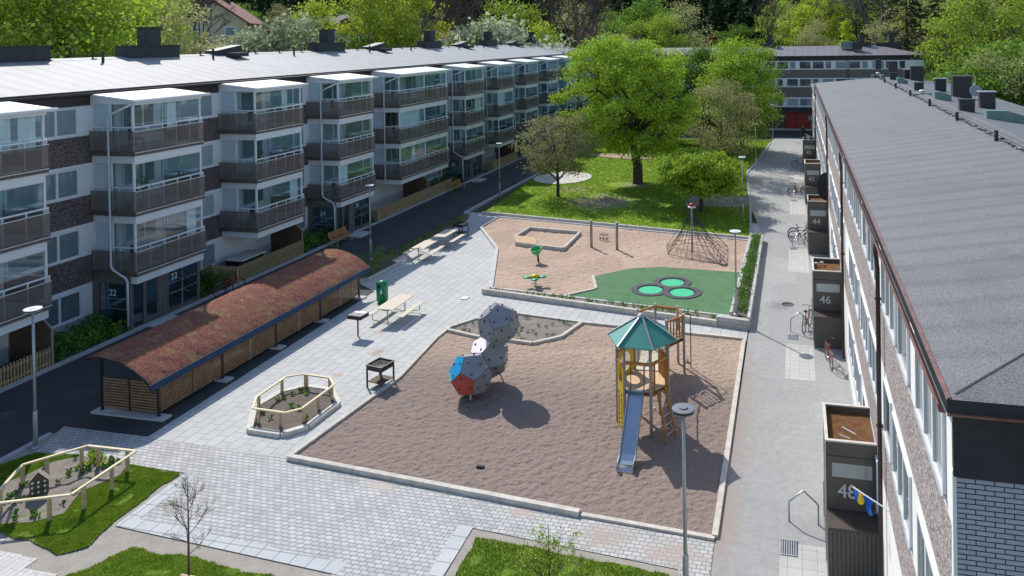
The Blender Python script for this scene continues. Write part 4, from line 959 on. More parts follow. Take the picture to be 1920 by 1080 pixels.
# entrance porches 48..40
PL = {'48':'nearest dark entrance porch, number 48, behind the blue and yellow flag','46':'dark entrance porch 46 with a red bicycle in front','44':'dark entrance porch 44 below the dark half round disc','42':'dark entrance porch 42, second from the far end','40':'farthest dark entrance porch, number 40, in the tree shade'}
def porch(y, num, window_on=True):
    e = empty('entrance_porch', (1.8, y, 0), 0, PL[num], 'porch', 'entrance porches of the terrace building')
    X = -1.2; y1 = .75; y2 = 2.7; T = 3.02
    mb = MB()                                      # vestibule walls, open tray on top
    mb.box(X, 0, y1, y1+.08, 1.36, T); mb.box(X, 0, y2-.08, y2, 0, T); mb.box(X, X+.07, y1+.08, y2-.08, 2.3, T); mb.box(X, X+.07, y1+.08, 1.2, 0, 2.3); mb.box(X, X+.07, y2-.3, y2-.08, 0, 2.3); mb.box(X+.07, -.02, y1+.08, y2-.08, 2.62, 2.68)
    mb.build('walls', 'entry_cladding', e)
    mb = MB(); mb.box(X-.02, .0, y1-.02, y1+.07, T, T+.035); mb.box(X-.02, 0, y2-.07, y2+.02, T, T+.035); mb.box(X-.02, X+.06, y1+.07, y2-.07, T, T+.035); mb.build('coping', 'wood_grey' if num != '44' else 'galvanised', e)
    gridpoly('green_roof', [(X+.08,y1+.09),(-.03,y1+.09),(-.03,y2-.09),(X+.08,y2-.09)], .08, 2.86, 'sedum_box', amp=.035, freq=6, kind=None, parent=e)
    mb = MB(); mb.box(X, 0, 0, y1-.001, 1.30, 1.35); mb.build('shelf', 'brown_metal', e)
    mb = MB()
    for k in range(12): mb.box(X+.03+k*.097, X+.09+k*.097, -.012, .04, .06, 1.30)
    mb.box(X+.02, -.0, .012, .03, .06, 1.30); mb.box(X, X+.04, .03, y1, .06, 1.30); mb.build('bin_store', 'entry_cladding', e)
    mb = MB(); mb.box(X-.01, 0, -.03, .03, 0, .055); mb.build('sill', 'galvanised', e)
    mb = MB(); mb.box(X+.14, -.12, y1-.006, y1-.002, 2.16, 2.50); mb.build('window', 'pane_light', e)
    mb = MB(); mb.box(X+.0, 0, y1-.008, y1-.003, 2.66, 2.68); mb.build('joint', 'black_metal', e)
    mb = MB(); mb.box(X-.02, X-.005, 1.22, 2.1, .1, 2.25); mb.build('door', 'entry_glass', e)
    mb = MB(); mb.tube([(X-.05,1.3,.8),(X-.05,1.3,1.7)], .015, 6); mb.tube([(X-.05,1.3,.85),(X,1.3,.85)], .01, 4); mb.build('handle', 'steel', e)
    mb = MB(); mb.tube([(X-.02,y1-.02,.05),(X-.02,y1-.02,3.0)], .015, 5); mb.build('corner_trim', 'wood_grey', e)
    t = textmesh('number', num, .46, 'number_grey', e, .012, .006); t.rotation_euler = (R(90), 0, 0); t.location = (X*.5-.1, y1-.02, 1.68)
for y, n in ((18.7,'48'),(32.7,'46'),(46.7,'44'),(60.7,'42'),(74.7,'40')): porch(y, n)
for loc, l in (((.78,34.7,2.92),'left one of the pale stones on the planted roof of porch 46'),((1.02,34.85,2.92),'round pale stone on the planted roof of porch 46')):
    mb = MB(); mb.lathe(loc, [(.05,0),(.1,.05),(.08,.11),(0,.13)], 9); tag(mb.build('stone', 'sleeper'), l, 'stone', 'stones on the porch roof')
for a, b, l in (((1.05,20.4,2.93),(1.35,20.1,2.93),'longer white stick lying on the planted roof of porch 48'),((.95,20.0,2.93),(1.2,19.85,2.93),'short white stick lying on the planted roof of porch 48')):
    mb = MB(); mb.tube([a, b], .014, 5); tag(mb.build('stick', 'white_paint'), l, 'stick')
# flags on the facade
def flag(root, tip, label):
    e = empty('flag', tuple(root), 0, label, 'flag'); t = Vector(tip)-Vector(root); u = t.normalized(); L_ = t.length
    MB().tube([(0,0,0), tuple(t)], .014*L_+.004, 6).build('pole', 'white_paint', e); MB().lathe(tuple(t), [(0,-.02),(.03,.01),(0,.05)], 8).build('finial', 'yellow_cloth', e)
    mb = MB(); n = 9; v = []
    for i in range(n):
        for j in range(6):
            a_ = i/(n-1); q = j/5; p = t*(.93-.5*a_)+Vector((0,0,-q*L_*(.10+.34*abs(math.sin(a_*5.2))*(.5+.5*a_))))+Vector((.03*math.sin(a_*9+q*4), .04*math.sin(a_*11+q*3), 0)); v.append(p)
    for i in range(n-1):
        for j in range(5):
            mb.slot = 1 if (i in (2,3) or (j == 0 and i < 5)) else 0
            a = i*6+j; mb.add([v[a], v[a+1], v[a+7], v[a+6]], [(0,1,2,3)])
    mb.build('cloth', ['blue_cloth','yellow_cloth'], e, fix=False)
r0 = GX(1666, 957, 1.8); flag(r0, GX(1597, 912, 1.8*(1597-1491)/(1666-1491)*1.0), 'blue and yellow flag on a white pole in front of porch 48')
r0 = Vector((1.8, 74.0, 3.3)); flag(r0, r0+Vector((-1.0,-.3,.5)), 'small blue and yellow flag beside the far porch 40')
e = empty('parasol', (1.62, 44.6, 4.5), 0, 'dark folded round disc sticking out of the facade above porch 44', 'sunshade')
mb = MB(); v = [(0,0,0)]+[(-.75*math.cos(a)*.7, 0, .8*math.sin(a)) for a in [R(-90+i*15) for i in range(13)]]
for yy in (0,): mb.prof([(p[0], p[2]) for p in v[1:]], -.02, .02)
mb.build('shade', 'dark_cloth', e)
# bins and things by the wall
e = empty('recycling_bin', (1.62, 35.9, 0), 0, 'blue bin against the white wall just beyond porch 46', 'bin')
MB().box(-.15,.15,-.25,.25,.05,1.0).build('body', 'blue_bin', e, bevel=.02); MB().box(-.18,.17,-.28,.28,1.0,1.07).build('lid', 'white_paint', e)
# bicycle hoops
def hoop(x, y, label):
    e = empty('bicycle_rack', (x, y, 0), 0, label, 'bicycle rack', 'steel bicycle hoops beside the porches')
    MB().tube([(-.38,0,0),(-.38,0,.52),(-.34,0,.58),(-.02,0,.86),(.02,0,.86),(.34,0,.58),(.38,0,.52),(.38,0,0)], .022, 8).build('hoop', 'steel', e)
hoop(.02, 34.45, 'pointed steel hoop on the slabs beside porch 46'); hoop(.05, 20.9, 'pointed steel hoop on the slabs beside porch 48'); hoop(.05, 48.5, 'pointed steel hoop beside porch 44')
# bicycles
def wheel(e, x, r, name='wheel'):
    w = MB(); n = 28
    ring = [(x+r*math.cos(2*math.pi*k/n), 0, r+r*math.sin(2*math.pi*k/n)) for k in range(n+1)]
    w.tube(ring, .02, 6, False); wo = w.build(name, 'tyre', e)
    s = MB(); s.tube([(x+(r-.025)*math.cos(2*math.pi*k/n), 0, r+(r-.025)*math.sin(2*math.pi*k/n)) for k in range(n+1)], .008, 4, False)
    for k in range(12): a = k*math.pi/6; s.tube([(x, 0, r), (x+(r-.03)*math.cos(a), .0, r+(r-.03)*math.sin(a))], .003, 3, False)
    s.tube([(x,-.05,r),(x,.05,r)], .02, 6); s.build('spokes', 'steel', wo)
def bicycle(loc, rz, frame, label, seat='tyre', basket=False, lean=0):
    e = empty('bicycle', loc, rz, label, 'bicycle', 'bicycles parked by the houses'); e.rotation_euler = (R(lean), 0, rz)
    r = .33; wheel(e, -.52, r); wheel(e, .52, r)
    f = MB(); bb = (-.08,0,.29); st = (-.22,0,.72); hd = (.36,0,.74); hb = (.38,0,.62)
    for a, b, q in ((bb,st,.018),(st,(.355,0,.70),.016),(bb,hb,.02),(bb,(-.52,0,.33),.012),(st,(-.52,0,.33),.011),(hd,(.41,0,.52),.02),((.41,0,.52),(.52,0,.33),.014),((-.22,0,.72),(-.25,0,.84),.014)): f.tube([a,b], q, 6)
    f.build('frame', frame, e)
    h = MB(); h.tube([(.36,0,.74),(.34,0,.92)], .014, 6); h.tube([(.22,-.28,.95),(.34,-.16,.94),(.34,.16,.94),(.22,.28,.95)], .013, 6); h.build('handlebar', 'black_metal', e)
    s = MB(); s.lathe((-.27,0,.84), [(0,0),(.08,.01),(.09,.04),(0,.06)], 10); s.add([(-.2,-.03,.86),(-.2,.03,.86),(-.06,.015,.88),(-.06,-.015,.88)], [(0,1,2,3)]); s.build('saddle', seat, e)
    c = MB(); c.tube([(-.08,-.06,.29),(-.08,.06,.29)], .07, 8); c.tube([(-.08,.07,.29),(.0,.07,.15)], .012, 4); c.tube([(-.08,-.07,.29),(-.16,-.07,.43)], .012, 4); c.build('crank', 'steel', e)
    m_ = MB(); n = 10
    for x0, a0, a1 in ((-.52, 20, 170), (.52, 30, 150)):
        m_.tube([(x0+.365*math.cos(R(a0+(a1-a0)*k/n)), 0, .33+.365*math.sin(R(a0+(a1-a0)*k/n))) for k in range(n+1)], .014, 4)
    m_.build('mudguard', frame, e)
    if basket:
        k = MB(); k.box(.42,.68,-.16,.16,.72,.95); k.build('basket', 'black_metal', e)
    k = MB(); k.box(-.75,-.35,-.06,.06,.70,.715); k.build('carrier', 'steel', e)
bicycle((1.12,31.25,0), R(98), 'bike_red', 'red bicycle parked in front of porch 46', lean=0)
bicycle((.35,34.9,0), R(75), 'bike_red', 'red bicycle half hidden beside porch 46, by the hoop')
bicycle((.25,49.7,0), R(10), 'black_metal', 'dark bicycle nearest of the pair beyond porch 44'); bicycle((.2,50.5,0), R(15), 'black_metal', 'dark bicycle farthest of the pair beyond porch 44')
bicycle((.1,63.6,0), R(5), 'black_metal', 'dark bicycle beside porch 42 nearest to the camera'); bicycle((.1,64.6,0), R(12), 'red_paint', 'red bicycle beside porch 42'); bicycle((.3,78.0,0), R(20), 'black_metal', 'bicycle in the shade beside porch 40')
bicycle((-28.9,34.2,.01), R(70), 'bike_red', 'red bicycle parked in the shaded street behind the green roofed shelter', basket=False)
# ================================================================ FAR BUILDING with the shop
fb = empty('far_building', (0, 109, 0), 0, 'three storey block with a red shop front closing the courtyard', 'building')
Z = [(0,.3,4),(.3,2.65,3),(2.65,3.2,2),(3.2,4.55,1),(4.55,5.95,0),(5.95,7.2,1),(7.2,8.35,0),(8.35,9.55,1),(9.55,10.2,2)]
Yf = 108.0
w = MB()
for z0, z1, s in Z: w.slot = s; w.box(-26, 16.6, Yf, Yf+11, z0, z1)
P_(w, 'wall', ['far_brick','white_panel','black_roofing','entry_cladding','concrete'], fb)
w = MB(); x0,x1,y0,y1,z,zr = -26.4,17.0,Yf-.4,Yf+11.4,10.25,11.5; ym=(y0+y1)/2; hw=(y1-y0)/2
w.slot=0; w.add([(x0,y0,z),(x1,y0,z),(x1-hw,ym,zr),(x0+hw,ym,zr)],[(0,1,2,3)]); w.add([(x0,y1,z),(x1,y1,z),(x1-hw,ym,zr),(x0+hw,ym,zr)],[(0,3,2,1)]); w.add([(x1,y0,z),(x1,y1,z),(x1-hw,ym,zr)],[(0,1,2)]); w.add([(x0,y0,z),(x0,y1,z),(x0+hw,ym,zr)],[(0,2,1)])
w.slot=1; w.box(x0,x1,y0,y1,z-.16,z-.002); P_(w, 'roof', ['roof_felt_far','black_roofing'], fb)
def fwin(wd, ht):
    f = MB(); fw = .08
    f.box(0,wd,-.08,0,0,fw); f.box(0,wd,-.08,0,ht-fw,ht); f.box(0,fw,-.08,0,fw,ht-fw); f.box(wd-fw,wd,-.08,0,fw,ht-fw)
    p = MB(); p.box(fw,wd-fw,-.03,-.015,fw,ht-fw); return pmesh('window', f, 'white_paint'), pmesh('pane', p, 'pane_far')
F1 = fwin(1.6, 1.1); F2 = fwin(.85, 1.1)
for z in (3.35, 6.05, 8.42):
    x = -12.0; k = int(z)
    while x < 14.5:
        b = (k*5) % 3 != 0; wd = 1.6 if b else .85
        put_window(fb, F1 if b else F2, (x, Yf-.002, z)); x += wd+(.12 if k % 3 else .45); k += 1
w = MB(); w.box(-1.4,3.2,Yf-.1,Yf-.003,.3,2.5); P_(w, 'shop_front', 'shop_red', fb)
w = MB()
for x in (-1.45,.05,1.6,3.15): w.box(x, x+.08, Yf-.16, Yf-.1, .25, 2.55)
w.box(-1.45,3.2,Yf-.16,Yf-.1,1.6,1.66); P_(w, 'shop_frame', 'dark_fascia', fb)
w = MB(); w.box(1.75,2.75,Yf-.13,Yf-.1,1.1,2.1); P_(w, 'shop_window', 'pane_far', fb)
t = textmesh('shop_sign', '36', .7, 'number_white', fb, .01); t.rotation_euler = (R(90),0,0); t.location = Vector((1.3, Yf-.18, 1.9))-fb.location
t.location = (1.9, Yf-.19-109, 1.5)
w = MB(); w.box(-14,4,Yf-1.0,Yf,2.66,2.85); P_(w, 'shop_canopy', 'black_roofing', fb)
for x in (-3.5, 9.2, 13.2):
    box_part('chimney', fb, 'black_roofing', (x-2.2,x+1.2,Yf+5,Yf+6,11.0,11.9), (x-.4,x+.3,Yf+5.1,Yf+5.9,11.9,13.1), (x-.5,x+.4,Yf+5,Yf+6,13.1,13.2))
box_part('roof_vent', fb, 'vent_green', (6.2,8.0,Yf+3.0,Yf+3.8,11.2,12.1)); box_part('roof_vent', fb, 'black_roofing', (7.6,8.9,Yf+1.6,Yf+2.4,11.0,12.0))
box_part('downpipe', fb, 'pipe_brown', (6.85,6.97,Yf-.12,Yf-.003,2.9,10.0))
e = empty('street_sign', (2.35, 97.5, 0), 0, 'round green and white shop sign on a pole at the far corner', 'sign')
MB().tube([(0,0,0),(0,0,2.6)], .04, 6).build('pole', 'galvanised', e); MB().box(-.5,.5,-.06,.06,1.3,2.3).build('board', 'shop_green', e); MB().box(-.35,.35,-.08,.08,2.4,3.9).build('panel', 'lamp_white', e)
# ================================================================ PLAYGROUND
def viewframe(px, py):
    v = ray(px, py).normalized(); t = -v; r = (_R - t*_R.dot(t)).normalized(); u = t.cross(r); return r, u, t
def dodeca():
    ph = (1+5**.5)/2; vs = [Vector(v) for v in [(x,y,z) for x in (-1,1) for y in (-1,1) for z in (-1,1)]]
    for a in (-1/ph, 1/ph):
        for b in (-ph, ph): vs += [Vector((0,a,b)), Vector((a,b,0)), Vector((b,0,a))]
    vs = [v/math.sqrt(3) for v in vs]
    nrm = []
    for a in (-1, 1):
        for b in (-ph, ph): nrm += [Vector((0,a,b)), Vector((a,b,0)), Vector((b,0,a))]
    # normals of the dodecahedron are icosahedron vertices (0,±1,±phi) permuted the other way round
    nn = [Vector((0,b,a)) for a in (-1,1) for b in (-ph,ph)] + [Vector((b,a,0)) for a in (-1,1) for b in (-ph,ph)] + [Vector((a,0,b)) for a in (-1,1) for b in (-ph,ph)]
    best = None
    for cand in (nrm, nn):
        cand = [n.normalized() for n in cand]
        top = [sorted([v.dot(n) for v in vs])[-5:] for n in cand]
        if all(t[-1]-t[0] < 1e-4 for t in top): best = cand
    return vs, best
DV, DN = dodeca()
climb = empty('climbing_sculpture', (-11.4, 26.3, 0), 0, 'stacked grey climbing balls with many flat faces, one red, one blue and one pink', 'climbing frame')
def ball(px, py, Y, Rd, f1, f2, cols, grips):
    c = GY(px, py, Y); r, u, t = viewframe(px, py)
    def wdir(o): 
        x, y = o; z = math.sqrt(max(.05, 1-x*x-y*y)); return (r*x+u*y+t*z).normalized()
    a, b = wdir(f1), wdir(f2)
    A = DN[0]; Bn = max((n for n in DN if n is not A and A.dot(n) < .9), key=lambda n: n.dot(A))
    def fr(p, q):
        e1 = p; e2 = (q-p*q.dot(p)).normalized(); e3 = e1.cross(e2); return Matrix((e1, e2, e3)).transposed()
    rot = fr(a, b) @ fr(A, Bn).transposed()
    vs = [rot@v*Rd for v in DV]; ns = [rot@n for n in DN]; rin = Rd*.7947
    shell = MB(); face = {}; grips_ = []
    for i, n in enumerate(ns):
        vv = sorted(vs, key=lambda v: -v.dot(n))[:5]; e1 = n.orthogonal().normalized(); e2 = n.cross(e1)
        vv.sort(key=lambda v: math.atan2(v.dot(e2), v.dot(e1)))
        cen = sum(vv, Vector())/5; pts = []
        for k in range(5):                           # clipped corners
            p, q, s_ = vv[k-1], vv[k], vv[(k+1)%5]
            pts += [q+(p-q)*.10, q+(s_-q)*.10]
        pts = [cen+(p-cen)*.985 for p in pts]
        shell.slot = 0; m = len(pts)
        outer = [c+p+n*.012 for p in pts]; inner = [c+p*.97 for p in pts]
        col = 'climb_grey'
        for d, cn in cols:
            if n.dot(wdir(d)) > .93: col = cn
        mb = face.setdefault(col, MB()); mb.add(outer+inner, [tuple(range(m))]+[(k, m+k, m+(k+1)%m, (k+1)%m) for k in range(m)])
        if i % 1 == 0 and n.z > -.7:
            for k in range(3):
                an = k*2.1+i; g = c+cen+n*.02+(e1*math.cos(an)+e2*math.sin(an))*Rd*.34; d = (e1*math.cos(an*1.7)+e2*math.sin(an*1.7)); gm = MB(); grips_.append(gm)
                gm.tube([g-d*.03-n*.03, g-d*.02+n*.012, g+d*.02+n*.012, g+d*.03-n*.03], .026, 6)
    core = MB()
    for i, n in enumerate(ns):
        vv = sorted(vs, key=lambda v: -v.dot(n))[:5]; e1 = n.orthogonal().normalized(); e2 = n.cross(e1); vv.sort(key=lambda v: math.atan2(v.dot(e2), v.dot(e1)))
        core.add([c+v*.975 for v in vv], [(0,1,2,3,4)])
    root = P_(core, 'ball', 'climb_grey', climb)
    for gm in grips_: gm.build('grip', 'grip_dark', root)
    for k, mb in face.items(): o = mb.build('panel', k, root)
    return c
c1 = ball(883, 701, 25.9, .80, (-.36,-.58), (.14,.44), [((-.36,-.58),'climb_red'), ((-.84,.2),'climb_blue')], 1)
c2 = ball(917, 668, 27.0, .80, (-.50,.64), (.33,.05), [((-.50,.64),'climb_pink')], 1)
c3 = ball(935, 607, 26.9, .80, (.03,.36), (-.7,-.22), [], 1)
mb = MB()
for d in ((-.3,-.1),(.2,.2),(.1,-.3)): mb.tube([(c1.x+d[0], c1.y+d[1], .0), (c1.x+d[0]*.6, c1.y+d[1]*.6, .3)], .04, 6)
mb.tube([(c2.x+.45, c2.y+.3, 0), (c2.x+.2, c2.y+.15, .75)], .03, 6)
P_(mb, 'foot', 'steel', climb)
# ---- play tower
VR = Vector((.974, .227, 0)); VF = Vector((-.227, .974, 0))
tower = empty('play_tower', (-5.15, 25.17, 0), 0, 'wooden play tower with a green pointed roof, steel slide and slatted bridge', 'play tower')
def hexp(c, r, ang, z=0): a = R(ang); return Vector((c[0], c[1], z)) + VR*(r*math.cos(a)) + VF*(r*math.sin(a))
TC = (-5.15, 25.17); T2 = (-5.25, 29.35); FZ = 1.5
ANG = dict(A=166, B=226, C=286, D=346, Fq=46, E=106)
for k, a in ANG.items():
    p = hexp(TC, .88, a); mb = MB(); mb.tube([(p.x,p.y,-.05),(p.x,p.y,3.02)], .05, 8); P_(mb, 'post', 'wood_post', tower)
for a in (160, 220, 280, 340, 40, 100):
    p = hexp(T2, .93, a); mb = MB(); mb.tube([(p.x,p.y,-.05),(p.x,p.y,2.32)], .05, 8); mb.slot = 1; mb.lathe((p.x,p.y,2.32), [(.055,0),(.05,.04),(0,.06)], 8); P_(mb, 'post', ['wood_post','lamp_white'], tower)
mb = MB()
for i in range(6):
    a, b = 166+60*i, 226+60*i; p, q = hexp(TC, 1.17, a, 2.98), hexp(TC, 1.17, b, 2.98); ap = Vector((TC[0], TC[1], 3.72))
    mb.add([p, q, ap], [(0,1,2)]); mb.add([p-Vector((0,0,.03)), q-Vector((0,0,.03)), ap-Vector((0,0,.03))], [(0,2,1)]); mb.add([p, q, q-Vector((0,0,.03)), p-Vector((0,0,.03))], [(0,3,2,1)])
rf = P_(mb, 'roof', 'roof_green', tower)
mb = MB()
for i in range(6): p = hexp(TC, 1.19, 166+60*i, 2.99); mb.bar(p, Vector((TC[0],TC[1],3.745)), .06, .03)
mb.lathe((TC[0],TC[1],3.66), [(.16,0),(.13,.05),(0,.13)], 6)
o = mb.build('ridge_strip', 'galvanised', rf); 
for c_, r_, z_, nm_ in ((TC,.86,FZ,'platform'),(T2,.9,1.45,'platform')):
    mb = MB(); mb.prism([tuple(hexp(c_, r_, 166+60*i)[:2]) for i in range(6)], z_-.05, z_); P_(mb, nm_, 'wood_tan' if c_ is TC else 'wood_post', tower)
    mb = MB()
    for i in range(6): p, q = hexp(c_, r_, 166+60*i, z_-.1), hexp(c_, r_, 226+60*i, z_-.1); mb.bar(p, q, .04, .1)
    P_(mb, 'platform_frame', 'wood_dark', tower)
def side(k1, k2, z): return hexp(TC, .88, ANG[k1], z), hexp(TC, .88, ANG[k2], z)
def rails(a, b, z, m='wood_amber', w=.05, h=.1): mb = MB(); mb.bar(Vector((a.x,a.y,z)), Vector((b.x,b.y,z)), w, h); P_(mb, 'rail', m, tower)
def slats(a, b, z0, z1, n, m='wood_amber'):
    mb = MB(); d = b-a
    for i in range(n):
        p = a+d*((i+.5)/n); mb.bar(Vector((p.x,p.y,z0)), Vector((p.x,p.y,z1)), .07, .025, up=d.normalized())
    mb.bar(Vector((a.x,a.y,z0+.05)), Vector((b.x,b.y,z0+.05)), .03, .06); mb.bar(Vector((a.x,a.y,z1)), Vector((b.x,b.y,z1)), .05, .07)
    P_(mb, 'slat_panel', m, tower)
def yellow(a, b, z0, z1, hole_z):
    # panel with a round opening and climbing holes
    d = (b-a); L = d.length; u = d.normalized(); n = Vector((-u.y,u.x,0)); cz = hole_z; ro = L*.27
    mb = MB(); N_ = 20; P = lambda s_, z: a+u*s_+Vector((0,0,z))
    circ = [(L/2+ro*math.cos(2*math.pi*k/N_), cz+ro*1.35*math.sin(2*math.pi*k/N_)) for k in range(N_)]
    def edge(ang):
        c_, s_ = math.cos(ang), math.sin(ang); hx = L/2-.03; hz = min(cz-z0, z1-cz); hzu = z1-cz; hzd = cz-z0
        t = min(hx/abs(c_) if abs(c_) > 1e-6 else 9e9, (hzu if s_ > 0 else hzd)/abs(s_) if abs(s_) > 1e-6 else 9e9); return (L/2+c_*t, cz+s_*t)
    outr = [edge(2*math.pi*k/N_) for k in range(N_)]
    for sgn in (-.012, .012):
        vs = [P(*p)+n*sgn for p in circ]+[P(*p)+n*sgn for p in outr]; mb.add(vs, [(k, (k+1)%N_, N_+(k+1)%N_, N_+k) for k in range(N_)])
    mb.add([P(*p)+n*.012 for p in circ]+[P(*p)-n*.012 for p in circ], [(k,(k+1)%N_,N_+(k+1)%N_,N_+k) for k in range(N_)])
    # corners left open by the ring are closed with four small plates
    for sx in (.03, L-.03):
        for zz in (z0, z1): pass
    mb.slot = 1
    for k in range(7):
        z = .15+k*.17
        if z0 < .2 and z < FZ-.15:
            for sx in (.32, .68): g = P(L*sx+.03*math.sin(k*2), z); mb.bar(g-n*.03, g+n*.03, .08, .035)
    return P_(mb, 'climbing_panel', ['yellow_plastic','grip_dark'], tower)
a, b = side('A','B',0); yellow(a, b, 0.0, 2.15, 1.85)
mb = MB(); mb.bar(a+Vector((0,0,.7)), b+Vector((0,0,.7)), .03, 1.35); mb.slot = 1
for k in range(8):
    for s_ in (.3,.65): g = a+(b-a)*s_+Vector((0,0,.12+k*.155)); n_ = Vector((-(b-a).y,(b-a).x,0)).normalized(); mb.bar(g-n_*.03, g+n_*.03, .09, .03)
P_(mb, 'climbing_wall', ['yellow_plastic','grip_dark'], tower)
a, b = side('E','A',0); yellow(a, b, FZ, 2.4, 1.95); rails(a, b, 2.42)
a, b = side('A','B',0); rails(a, b, 2.2)
a, b = side('B','C',0); rails(a, b, 2.38)
mb = MB()
for s_ in (.25,.75): p = a+(b-a)*s_; mb.tube([(p.x,p.y,FZ),(p.x,p.y,2.36)], .015, 5)
P_(mb, 'baluster', 'black_metal', tower)
a, b = side('C','D',0); rails(a, b, 2.38); slats(a, a+(b-a)*.28, 1.3, 2.35, 2); slats(a+(b-a)*.82, b, 1.3, 2.35, 2)
a, b = side('D','Fq',0); slats(a, b, 1.35, 2.35, 7)
a, b = hexp(T2,.93,280,0), hexp(T2,.93,340,0); slats(a, b, 1.5, 2.28, 6)
a, b = hexp(T2,.93,100,0), hexp(T2,.93,40,0); rails(a, b, 2.24, h=.08)
for q in ((100,160),(40,-20),(160,220)): a, b = hexp(T2,.93,q[0],0), hexp(T2,.93,q[1],0); rails(a, b, 2.24, h=.08)
# slide
A1 = Vector((-5.19, 24.42, 0)); A2 = Vector((-5.12, 22.15, 0)); prf = [(0,1.48),(.12,1.46),(.28,1.36),(1.75,.30),(1.95,.20),(2.1,.16),(2.3,.15),(2.38,.10),(2.4,.0)]
dirn = (A2-A1).normalized(); sid = Vector((-dirn.y, dirn.x, 0)); scale_ = (A2-A1).length/2.4
mb = MB(); hw = .23
pts = [A1+dirn*(s_*scale_)+Vector((0,0,z)) for s_, z in prf]
for i in range(len(pts)-1):
    p, q = pts[i], pts[i+1]
    mb.add([p-sid*hw, p+sid*hw, q+sid*hw, q-sid*hw], [(0,1,2,3)])
P_(mb, 'slide_chute', 'slide_steel', tower, fix=False)
mb = MB()
for sg in (-1, 1):
    for i in range(len(pts)-2):
        p, q = pts[i]+sid*hw*sg, pts[i+1]+sid*hw*sg; u = Vector((0,0,.15)) ; mb.add([p-u*.2, q-u*.2, q+u, p+u, p-u*.2+sid*sg*.03, q-u*.2+sid*sg*.03, q+u+sid*sg*.03, p+u+sid*sg*.03], [(0,1,2,3),(4,7,6,5),(3,2,6,7),(0,4,5,1),(1,5,6,2),(0,3,7,4)])
P_(mb, 'slide_side', 'steel', tower)
mb = MB(); mb.bar(pts[0]+sid*.3+Vector((0,0,.02)), pts[0]-sid*.3+Vector((0,0,.02)), .06, .05); P_(mb, 'slide_entry', 'steel', tower)
# ladder on the right
a, b = side('C','D',0); m0 = a+(b-a)*.35; m1 = a+(b-a)*.78; e0, e1 = Vector((-4.12,24.05,0)), Vector((-3.92,24.6,0))
mb = MB(); mb.bar(m0+Vector((0,0,1.45)), e0, .05, .08); mb.bar(m1+Vector((0,0,1.45)), e1, .05, .08); P_(mb, 'ladder', 'wood_amber', tower)
mb = MB()
for k in range(1, 6): t_ = k/6; mb.tube([(m0+Vector((0,0,1.45))).lerp(e0, t_), (m1+Vector((0,0,1.45))).lerp(e1, t_)], .018, 6)
P_(mb, 'rung', 'steel', tower)
# slatted bridge to the second platform
s0 = hexp(TC, .80, 76, FZ+.02); s1 = hexp(T2, .80, 250, 1.47); d = s1-s0; n_ = Vector((-d.y, d.x, 0)).normalized()
mb = MB(); N_ = 24
for k in range(N_+1):
    p = s0+d*(k/N_)-Vector((0,0,.12*math.sin(math.pi*k/N_))); mb.bar(p-n_*.4, p+n_*.4, .075, .03, up=(0,0,1))
P_(mb, 'bridge_deck', 'wood_pale', tower)
mb = MB()
for sg in (-1,1):
    q = [s0+d*(k/8)+n_*sg*.44+Vector((0,0,.55-.1*math.sin(math.pi*k/8))) for k in range(9)]; mb.tube(q, .025, 6)
    for k in range(1, 14): p = s0+d*(k/14)+n_*sg*.44; mb.tube([p+Vector((0,0,-.1)), p+Vector((0,0,.48))], .008, 4)
P_(mb, 'bridge_rail', 'galvanised', tower)
mb = MB(); mb.tube([(-4.14,29.76,0),(-4.14,29.76,2.1),(-4.18,29.72,2.22),(-4.4,29.5,2.25)], .02, 6); P_(mb, 'fire_pole', 'black_metal', tower)
mb = MB(); mb.tube([hexp(T2,.93,40,2.2), hexp(T2,1.15,38,1.0), hexp(T2,1.25,36,.05)], .012, 5); P_(mb, 'climbing_rope', 'rope', tower)
# toys left in the sand
for px, py, lab, m in ((1289,676,'small pink and white toy lying in the sand behind the tower','climb_pink'),):
    p = G(px, py, .1); mb = MB(); mb.lathe((p.x,p.y,.06), [(.05,0),(.09,.08),(.04,.16),(0,.2)], 8); tag(mb.build('toy', m), lab, 'toy')
p = G(901, 876, .07); mb = MB(); mb.box(p.x-.12,p.x+.12,p.y-.05,p.y+.05,.06,.11); tag(mb.build('dark_stick', 'dark_cloth'), 'small dark thing lying in the raked sand near the bottom', 'litter')
p = G(1227, 767, .07); mb = MB(); mb.lathe((p.x,p.y,.06), [(.05,0),(.05,.06),(0,.08)], 8); tag(mb.build('toy_ball', 'lamp_white'), 'tiny white ball in the sand behind the slide', 'ball')
